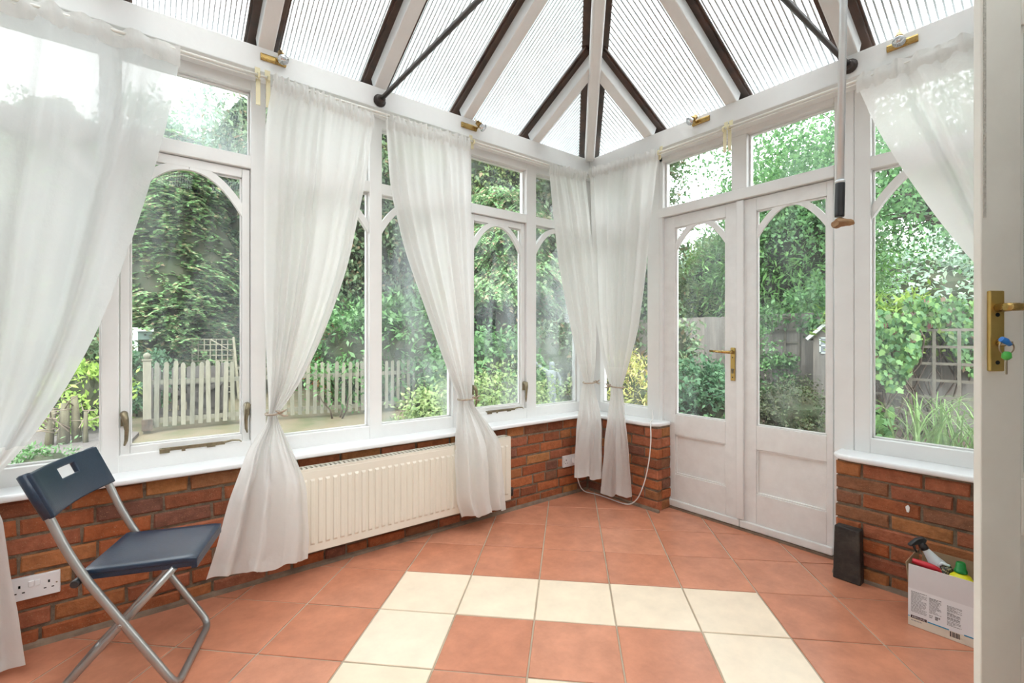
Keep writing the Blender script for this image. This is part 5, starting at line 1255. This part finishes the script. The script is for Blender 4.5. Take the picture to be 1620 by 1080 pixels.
# hanging vine on the fence in the right-hand window: lobed leaves
def lobed(c, d, nr, sz):
    s = np.cross(d, nr); s /= np.linalg.norm(s); u = d / np.linalg.norm(d)
    out = [(-0.45, 0), (-0.30, 0.34), (0.0, 0.30), (0.10, 0.52), (0.22, 0.24), (0.55, 0), (0.22, -0.24), (0.10, -0.52), (0.0, -0.30), (-0.30, -0.34)]
    return [c + (u * a + s * b) * sz for a, b in out]
def vine(label, px0, px1, d, z0, z1, n, leaf, mat, kind='climber'):
    root = empty(kind, label=label, cat='climber', group='climbers on the board fence')
    vs = []; fs = []
    for k in range(n):
        px = rng.uniform(px0, px1); q = rng.uniform(0, 1) ** 0.8; dd = d + rng.normal(0, 0.16)
        p = CAM + dd * ray(px, CY); z = z1 - (z1 - z0) * q * (0.75 + 0.35 * math.sin(px * 0.05) )
        c = np.array([p[0], p[1], z]); dr = np.array([rng.normal(0, .5), rng.normal(0, .5), -1.0]); dr /= np.linalg.norm(dr)
        nr = -FWD + rng.normal(0, 0.45, 3) + np.array([0, 0, 0.35])
        o = len(vs); pts = lobed(c, dr, nr, leaf * rng.uniform(0.7, 1.3)); vs += pts; fs.append(tuple(range(o, o + len(pts))))
    MB().add(vs, fs).build('foliage', LEAF[mat], root, fix=False)['kind'] = 'stuff'
    mb = MB()
    for k in range(12):
        px = rng.uniform(px0, px1); p = CAM + (d + 0.12) * ray(px, CY); pts = []
        for j in range(6):
            pts.append((p[0] + rng.normal(0, 0.08), p[1] + rng.normal(0, 0.08), GZ + (z1 - GZ) * j / 5))
        mb.tube(pts, 0.012, 5)
    mb.build('stems', M['bark'], root)['kind'] = 'stuff'
vine('broad-leaved climber cascading over the fence at the left of the right-hand window', 1366, 1455, 6.1, 0.62, 1.55, 1300, 0.078, 'vine')
vine('climber with a few reddish leaves, over the fence nearest the cream door', 1430, 1570, 6.4, 0.80, 1.75, 1700, 0.072, 'vine')
vine('low trailing vine at the foot of the fence trellis', 1372, 1412, 5.9, -0.02, 0.35, 110, 0.10, 'vine')

# long arching grass in the right-hand window, spiky clump by the stone figure
def grass_clump(label, px, d, n, h, spread, wd, mat='grass', kind='grass_clump'):
    x, y, _ = spot(px, d)
    root = empty(kind, label=label, cat='grass')
    V = []; F = []; 
    for k in range(n):
        a = rng.uniform(0, 2 * PI); L_ = h * rng.uniform(0.6, 1.15); sp = spread * rng.uniform(0.3, 1.1)
        b = np.array([x + rng.normal(0, spread * 0.22), y + rng.normal(0, spread * 0.22), GZ]); o = np.array([math.cos(a), math.sin(a), 0]); s = np.array([-o[1], o[0], 0.0])
        i0 = len(V)
        for j in range(8):
            t = j / 7; p = b + o * sp * t ** 1.7 + np.array([0, 0, L_ * (1.25 * t - 0.55 * t ** 2.6)])
            w_ = wd * (1 - t) ** 0.6 * 0.5 + 0.0008
            V += [p - s * w_, p + s * w_ + np.array([0, 0, 0.3 * w_])]
        for j in range(7): F.append((i0 + 2 * j, i0 + 2 * j + 1, i0 + 2 * j + 3, i0 + 2 * j + 2))
    o = link_mesh('blades', np.array(V), np.array(F), LEAF[mat], root); o['kind'] = 'stuff'
grass_clump('big clump of long arching green grass under the right-hand window', 1468, 5.3, 85, 0.95, 0.85, 0.017)
grass_clump('second clump of arching grass at the edge of the cream door', 1535, 5.0, 60, 0.95, 0.75, 0.017)
grass_clump('spiky green plant right of the stone figure', 905, 5.0, 34, 0.62, 0.34, 0.03)

# ------------------------------------------------------------------ picket fence, gate, trellis, feeder
def picket(parent, x, y, h, w_=0.060, t=0.018, z0=GZ, name='picket', mat='picket'):
    pts = [(-w_ / 2, 0), (w_ / 2, 0), (w_ / 2, h - 0.035), (w_ * 0.33, h - 0.012), (0, h), (-w_ * 0.33, h - 0.012), (-w_ / 2, h - 0.035)]
    o = MB().prism([(a, 0, z) for a, z in pts], (0, -t / 2, 0), (0, t, 0)).build(name, M[mat], parent, fix=True)
    o.location = (x, y, z0); o.rotation_euler = (random.uniform(-.02, .02), random.uniform(-.02, .02), 0)
    return o
pf = empty('picket_fence', label='weathered wooden picket fence across the lawn beyond the left windows', cat='fence')
x = -2.645; k = 0
fy = lambda x: 6.30 if x < -1.0 else 6.30 - 0.28 * min(1, (x + 1.0) / 1.2)
while x < 2.6:
    picket(pf, x, fy(x), 0.98 + random.uniform(-.02, .02) - (0.06 if x > -0.8 else 0), z0=GZ + 0.03)
    x += 0.111 if x < -0.9 else 0.116
for (xa, xb) in ((-2.8, -0.9), (-0.9, 0.3), (0.3, 2.6)):
    for z in (0.12, 0.70):
        MB().beam((xa, fy(xa) + 0.045, GZ + z), (xb, fy(xb) + 0.045, GZ + z), 0.04, 0.07).build('rail', M['picket'], pf)
def fence_post(parent, x, y, h, w_=0.10):
    MB().box(x - w_ / 2, x + w_ / 2, y - w_ / 2, y + w_ / 2, GZ - 0.1, GZ + h).build('post', M['picket'], parent, bevel=0.006)
    MB().box(x - w_ * .62, x + w_ * .62, y - w_ * .62, y + w_ * .62, GZ + h, GZ + h + 0.025).lathe((x, y, GZ + h + 0.02), (0, 0, 1), [(0, 0.03), (0.015, 0.028), (0.03, 0.045), (0.06, 0.05), (0.085, 0.035), (0.1, 0.005)], 12).build('post_cap', M['picket'], parent)
fence_post(pf, -2.755, 6.33, 1.03); fence_post(pf, 0.52, 6.13, 0.98, 0.09); fence_post(pf, 2.65, 6.05, 1.0, 0.09)
MB().box(-2.82, -2.69, 6.20, 6.26, GZ, GZ + 0.16).build('post_shoe', M['bark'], pf)
gt = empty('garden_gate', label='grey braced picket gate standing open behind the left end of the picket fence', cat='gate')
GY = 6.75
for i in range(9): picket(gt, -2.62 + i * 0.105, GY, 0.86, 0.07, 0.02, GZ + 0.05, 'board', 'gate')
for z in (0.16, 0.66): MB().beam((-2.68, GY - 0.03, GZ + z), (-1.70, GY - 0.03, GZ + z), 0.035, 0.085).build('rail', M['gate'], gt)
MB().beam((-2.66, GY - 0.05, GZ + 0.18), (-1.74, GY - 0.05, GZ + 0.64), 0.03, 0.075).build('brace', M['gate'], gt)
MB().beam((-2.66, GY - 0.06, GZ + 0.64), (-1.74, GY - 0.06, GZ + 0.18), 0.03, 0.075).build('brace', M['gate'], gt)
MB().box(-1.76, -1.66, GY - 0.05, GY + 0.05, GZ, GZ + 0.95).build('gate_post', M['gate'], gt, bevel=0.005)
MB().box(-2.74, -2.67, GY - 0.04, GY + 0.04, GZ, GZ + 0.9).build('gate_stile', M['gate'], gt, bevel=0.005)
def trellis_thing(label, x0, x1, y, z0, z1, step, mat, slat=0.022, axis='x', group=None):
    r = empty('trellis', label=label, cat='trellis', group=group)
    P = (lambda a, o, z: (a, y + o, z)) if axis == 'x' else (lambda a, o, z: (y + o, a, z))
    def bxx(a0, a1, o0, o1, za, zb, nm):
        p, q = P(a0, o0, za), P(a1, o1, zb); return MB().box(p[0], q[0], p[1], q[1], p[2], q[2]).build(nm, M[mat], r)
    n = int(round((x1 - x0) / step))
    for i in range(n + 1):
        a = x0 + (x1 - x0) * i / n; bxx(a - slat / 2, a + slat / 2, -0.012, 0, z0, z1, 'slat')
    n = int(round((z1 - z0) / step))
    for i in range(n + 1):
        z = z0 + (z1 - z0) * i / n; bxx(x0 - slat / 2, x1 + slat / 2, 0, 0.012, z - slat / 2, z + slat / 2, 'slat')
    return r
q0 = CAM + 10.3 * ray(304, CY); q1 = CAM + 10.3 * ray(356, CY)
trellis_thing('pale square trellis panel under the dark drooping conifer', q0[0], q0[0] + 0.78, q0[1], 0.0, 1.20, 0.115, 'trellis', 0.022)
for a in (q0[0] - 0.03, q0[0] + 0.81): pass
bp = empty('bird_feeder', label='white post with a green-grey bird box at the left edge of the opening casement', cat='bird box')
x, y, _ = spot(214, 9.6)
MB().box(x - 0.045, x + 0.045, y - 0.04, y + 0.04, GZ - 0.05, 1.44).build('post', M['feeder'], bp, bevel=0.006)
MB().box(x + 0.045, x + 0.27, y - 0.09, y + 0.09, 1.19, 1.36).build('box', M['feeder_green'], bp, bevel=0.004)
MB().prism([(x + 0.03, y - 0.12, 1.36), (x + 0.03, y + 0.12, 1.36), (x + 0.03, y, 1.43)], (0, 0, 0), (0.27, 0, 0)).build('roof', M['feeder'], bp, bevel=0.003)
MB().lathe((x + 0.16, y - 0.088, 1.29), (0, -1, 0), [(0, 0.022), (0.004, 0.022)], 14).build('entrance', M['hole'], bp)
lp = empty('leaning_post', label='pale weathered post leaning right of the square trellis', cat='post')
x, y, _ = spot(374, 10.6)
MB().beam((x + 0.05, y, GZ), (x - 0.06, y, 1.25), 0.09, 0.05).build('post', M['trellis'], lp, bevel=0.01); MB().tube([(x - 0.06, y - 0.03, 0.9), (x - 0.5, y - 0.05, 1.2)], 0.012, 6).build('stay_wire', M['trellis'], lp)
st = empty('rotten_stump', label='rotten split posts with bare sticks at the far left beside the gravel path', cat='stump')
x, y, _ = spot(100, 6.1)
for i, (dx, dy, w_, h, lx) in enumerate(((0, 0, 0.11, 0.52, 0.02), (0.13, 0.05, 0.09, 0.60, -0.03), (-0.14, 0.02, 0.08, 0.44, 0.05), (0.22, -0.06, 0.05, 0.40, 0.0))):
    MB().tube([(x + dx, y + dy, GZ - 0.05), (x + dx + lx * .4, y + dy, GZ + h * 0.5), (x + dx + lx, y + dy + 0.02, GZ + h)], [w_ * 0.62, w_ * 0.5, w_ * 0.38], 8).build('post', M['old_wood'], st)
mb = MB()
for k in range(26):
    a = rng.uniform(0, 2 * PI); p = np.array([x + rng.normal(0, .15), y + rng.normal(0, .12), GZ + rng.uniform(0.1, 0.5)]); e = p + np.array([math.cos(a) * .35, math.sin(a) * .3, rng.uniform(-.1, .35)])
    mb.tube([p, (p + e) / 2 + rng.normal(0, .04, 3), e], [0.009, 0.007, 0.003], 5)
mb.build('sticks', LEAF['twig'], st)['kind'] = 'stuff'

# ------------------------------------------------------------------ close-boarded fence beyond the garden doors
FX = 6.26
bf = empty('board_fence', label='grey close-boarded garden fence beyond the garden doors and right-hand window', cat='fence')
y = 4.6; k = 0
while y > -6.5:
    w_ = 0.125; h = 1.80 + random.uniform(-.012, .012)
    o = MB().prism([(0, 0, 0), (0.018, 0, 0), (0.006, -w_ - 0.012, 0), (0, -w_ - 0.012, 0)], (0, 0, 0), (0, 0, h)).build('board', M['board'], bf)
    o.location = (FX - (0.004 if k % 2 else 0), y, GZ); y -= w_; k += 1
for yp in (3.4, 1.55, -0.05, -1.9, -3.75, -5.6):
    MB().box(FX + 0.02, FX + 0.12, yp - 0.05, yp + 0.05, GZ, GZ + 1.82).build('post', M['board'], bf)
for z in (0.35, 1.0, 1.6): MB().box(FX + 0.02, FX + 0.07, -6.5, 4.6, GZ + z - 0.04, GZ + z + 0.04).build('rail', M['board'], bf)
MB().box(FX - 0.02, FX + 0.03, -6.5, 4.6, GZ - 0.05, GZ + 0.14).build('gravel_board', M['board'], bf)
ya, yb = [float(onX(p, 560, FX - 0.05)[1]) for p in (1200, 1264)]
trellis_thing('weathered trellis on the fence in the right garden door', yb, ya, FX - 0.04, 0.05, 1.58, 0.22, 'trellis_dark', 0.030, 'y', 'weathered trellises fixed to the board fence')
ya, yb = [float(onX(p, 600, FX - 0.9)[1]) for p in (1372, 1560)]
trellis_thing('long low trellis in front of the fence behind the arching grass', yb, ya, FX - 0.9, 0.0, 1.32, 0.22, 'trellis_dark', 0.034, 'y', 'weathered trellises fixed to the board fence')
ph = empty('playhouse', label='small pale playhouse gable with white window by the fence in the right garden door', cat='playhouse')
c = CAM + 7.4 * ray(1327, CY); s = 0.36
px_, py_ = c[0], c[1]
MB().prism([(px_, py_ - s, GZ), (px_, py_ + s, GZ), (px_, py_ + s, 1.24), (px_, py_, 1.56), (px_, py_ - s, 1.24)], (0, 0, 0), (0.5, 0, 0)).build('wall', M['board'], ph)
for sg in (-1, 1): MB().beam((px_ - 0.03, py_ + sg * (s + 0.07), 1.20), (px_ - 0.03, py_, 1.60), 0.05, 0.09, up=(1, 0, 0)).build('barge_board', M['feeder'], ph)
for sg in (-1, 1): MB().beam((px_ + 0.23, py_ + sg * (s + 0.08), 1.19), (px_ + 0.23, py_, 1.61), 0.56, 0.025, up=(0, -sg * 0.6, 0.8)).build('roof', M['gate'], ph)
wy = py_ + 0.14
MB().box(px_ - 0.02, px_, wy - 0.11, wy + 0.11, 0.98, 1.22).build('window_pane', M['slate'], ph)
mb = MB()
for q in (-0.11, 0.0, 0.11): mb.box(px_ - 0.03, px_ - 0.018, wy + q - 0.012, wy + q + 0.012, 0.97, 1.23)
for z in (0.98, 1.10, 1.22): mb.box(px_ - 0.03, px_ - 0.018, wy - 0.12, wy + 0.12, z - 0.012, z + 0.012)
mb.build('window_frame', M['feeder'], ph)

# ------------------------------------------------------------------ stone figure with a raised arm
sx, sy, _ = spot(873, 7.2)
stt = empty('garden_statue', label='small pale stone figure with one arm raised, by the grey paving', cat='statue')
MB().lathe((sx, sy, GZ - 0.05), (0, 0, 1), [(0, 0.16), (0.06, 0.17), (0.08, 0.14), (0.22, 0.12), (0.25, 0.15), (0.28, 0.15)], 16).build('plinth', M['stone'], stt)
bm = bmesh.new(); sk = bm.verts.layers.skin.new()
zb = GZ + 0.23
J = dict(pel=((0, 0, .36), .062), che=((0, 0, .53), .068), nek=((0, 0, .62), .030), hed=((0, 0, .70), .052), hd2=((0, 0, .755), .038), s1=((.075, 0, .585), .032), e1=((.13, .02, .48), .024), h1=((.12, -.04, .385), .018),
         s2=((-.075, 0, .595), .032), e2=((-.17, 0, .66), .024), h2=((-.26, -.02, .75), .018), k1=((.045, 0, .18), .045), a1=((.05, 0, .02), .032), f1=((.055, -.06, .0), .026), k2=((-.045, -.02, .18), .045), a2=((-.05, 0, .02), .032), f2=((-.055, -.06, .0), .026))
vv = {}
for n_, (p, r_) in J.items():
    q = RGT * p[0] + FWD * p[1]; v = bm.verts.new((sx + q[0], sy + q[1], zb + 0.03 + p[2])); v[sk].radius = (r_, r_); vv[n_] = v
vv['pel'][sk].use_root = True
for a, b in (('pel', 'che'), ('che', 'nek'), ('nek', 'hed'), ('hed', 'hd2'), ('che', 's1'), ('s1', 'e1'), ('e1', 'h1'), ('che', 's2'), ('s2', 'e2'), ('e2', 'h2'), ('pel', 'k1'), ('k1', 'a1'), ('a1', 'f1'), ('pel', 'k2'), ('k2', 'a2'), ('a2', 'f2')): bm.edges.new((vv[a], vv[b]))
me = bpy.data.meshes.new('figure'); bm.to_mesh(me); bm.free(); me.materials.append(M['stone'])
fg = bpy.data.objects.new('figure', me); COL.objects.link(fg); fg.parent = stt
fg.modifiers.new('skin', 'SKIN').use_smooth_shade = True; md = fg.modifiers.new('sub', 'SUBSURF'); md.levels = 2; md.render_levels = 2

# ------------------------------------------------------------------ put every root Empty at the base of its thing
bpy.context.view_layer.update()
for o in list(COL.objects):
    if o.type == 'EMPTY' and o.parent is None and o.children and o.location.length < 1e-6 and o.get('category'):
        mn = Vector((1e9,) * 3); mx = -mn
        for c_ in o.children_recursive:
            if c_.type != 'MESH': continue
            for q in c_.bound_box:
                p = c_.matrix_world @ Vector(q)
                mn = Vector(map(min, mn, p)); mx = Vector(map(max, mx, p))
        base = Vector(((mn.x + mx.x) / 2, (mn.y + mx.y) / 2, mn.z))
        o.location = base
        for c_ in o.children: c_.location = c_.location - base
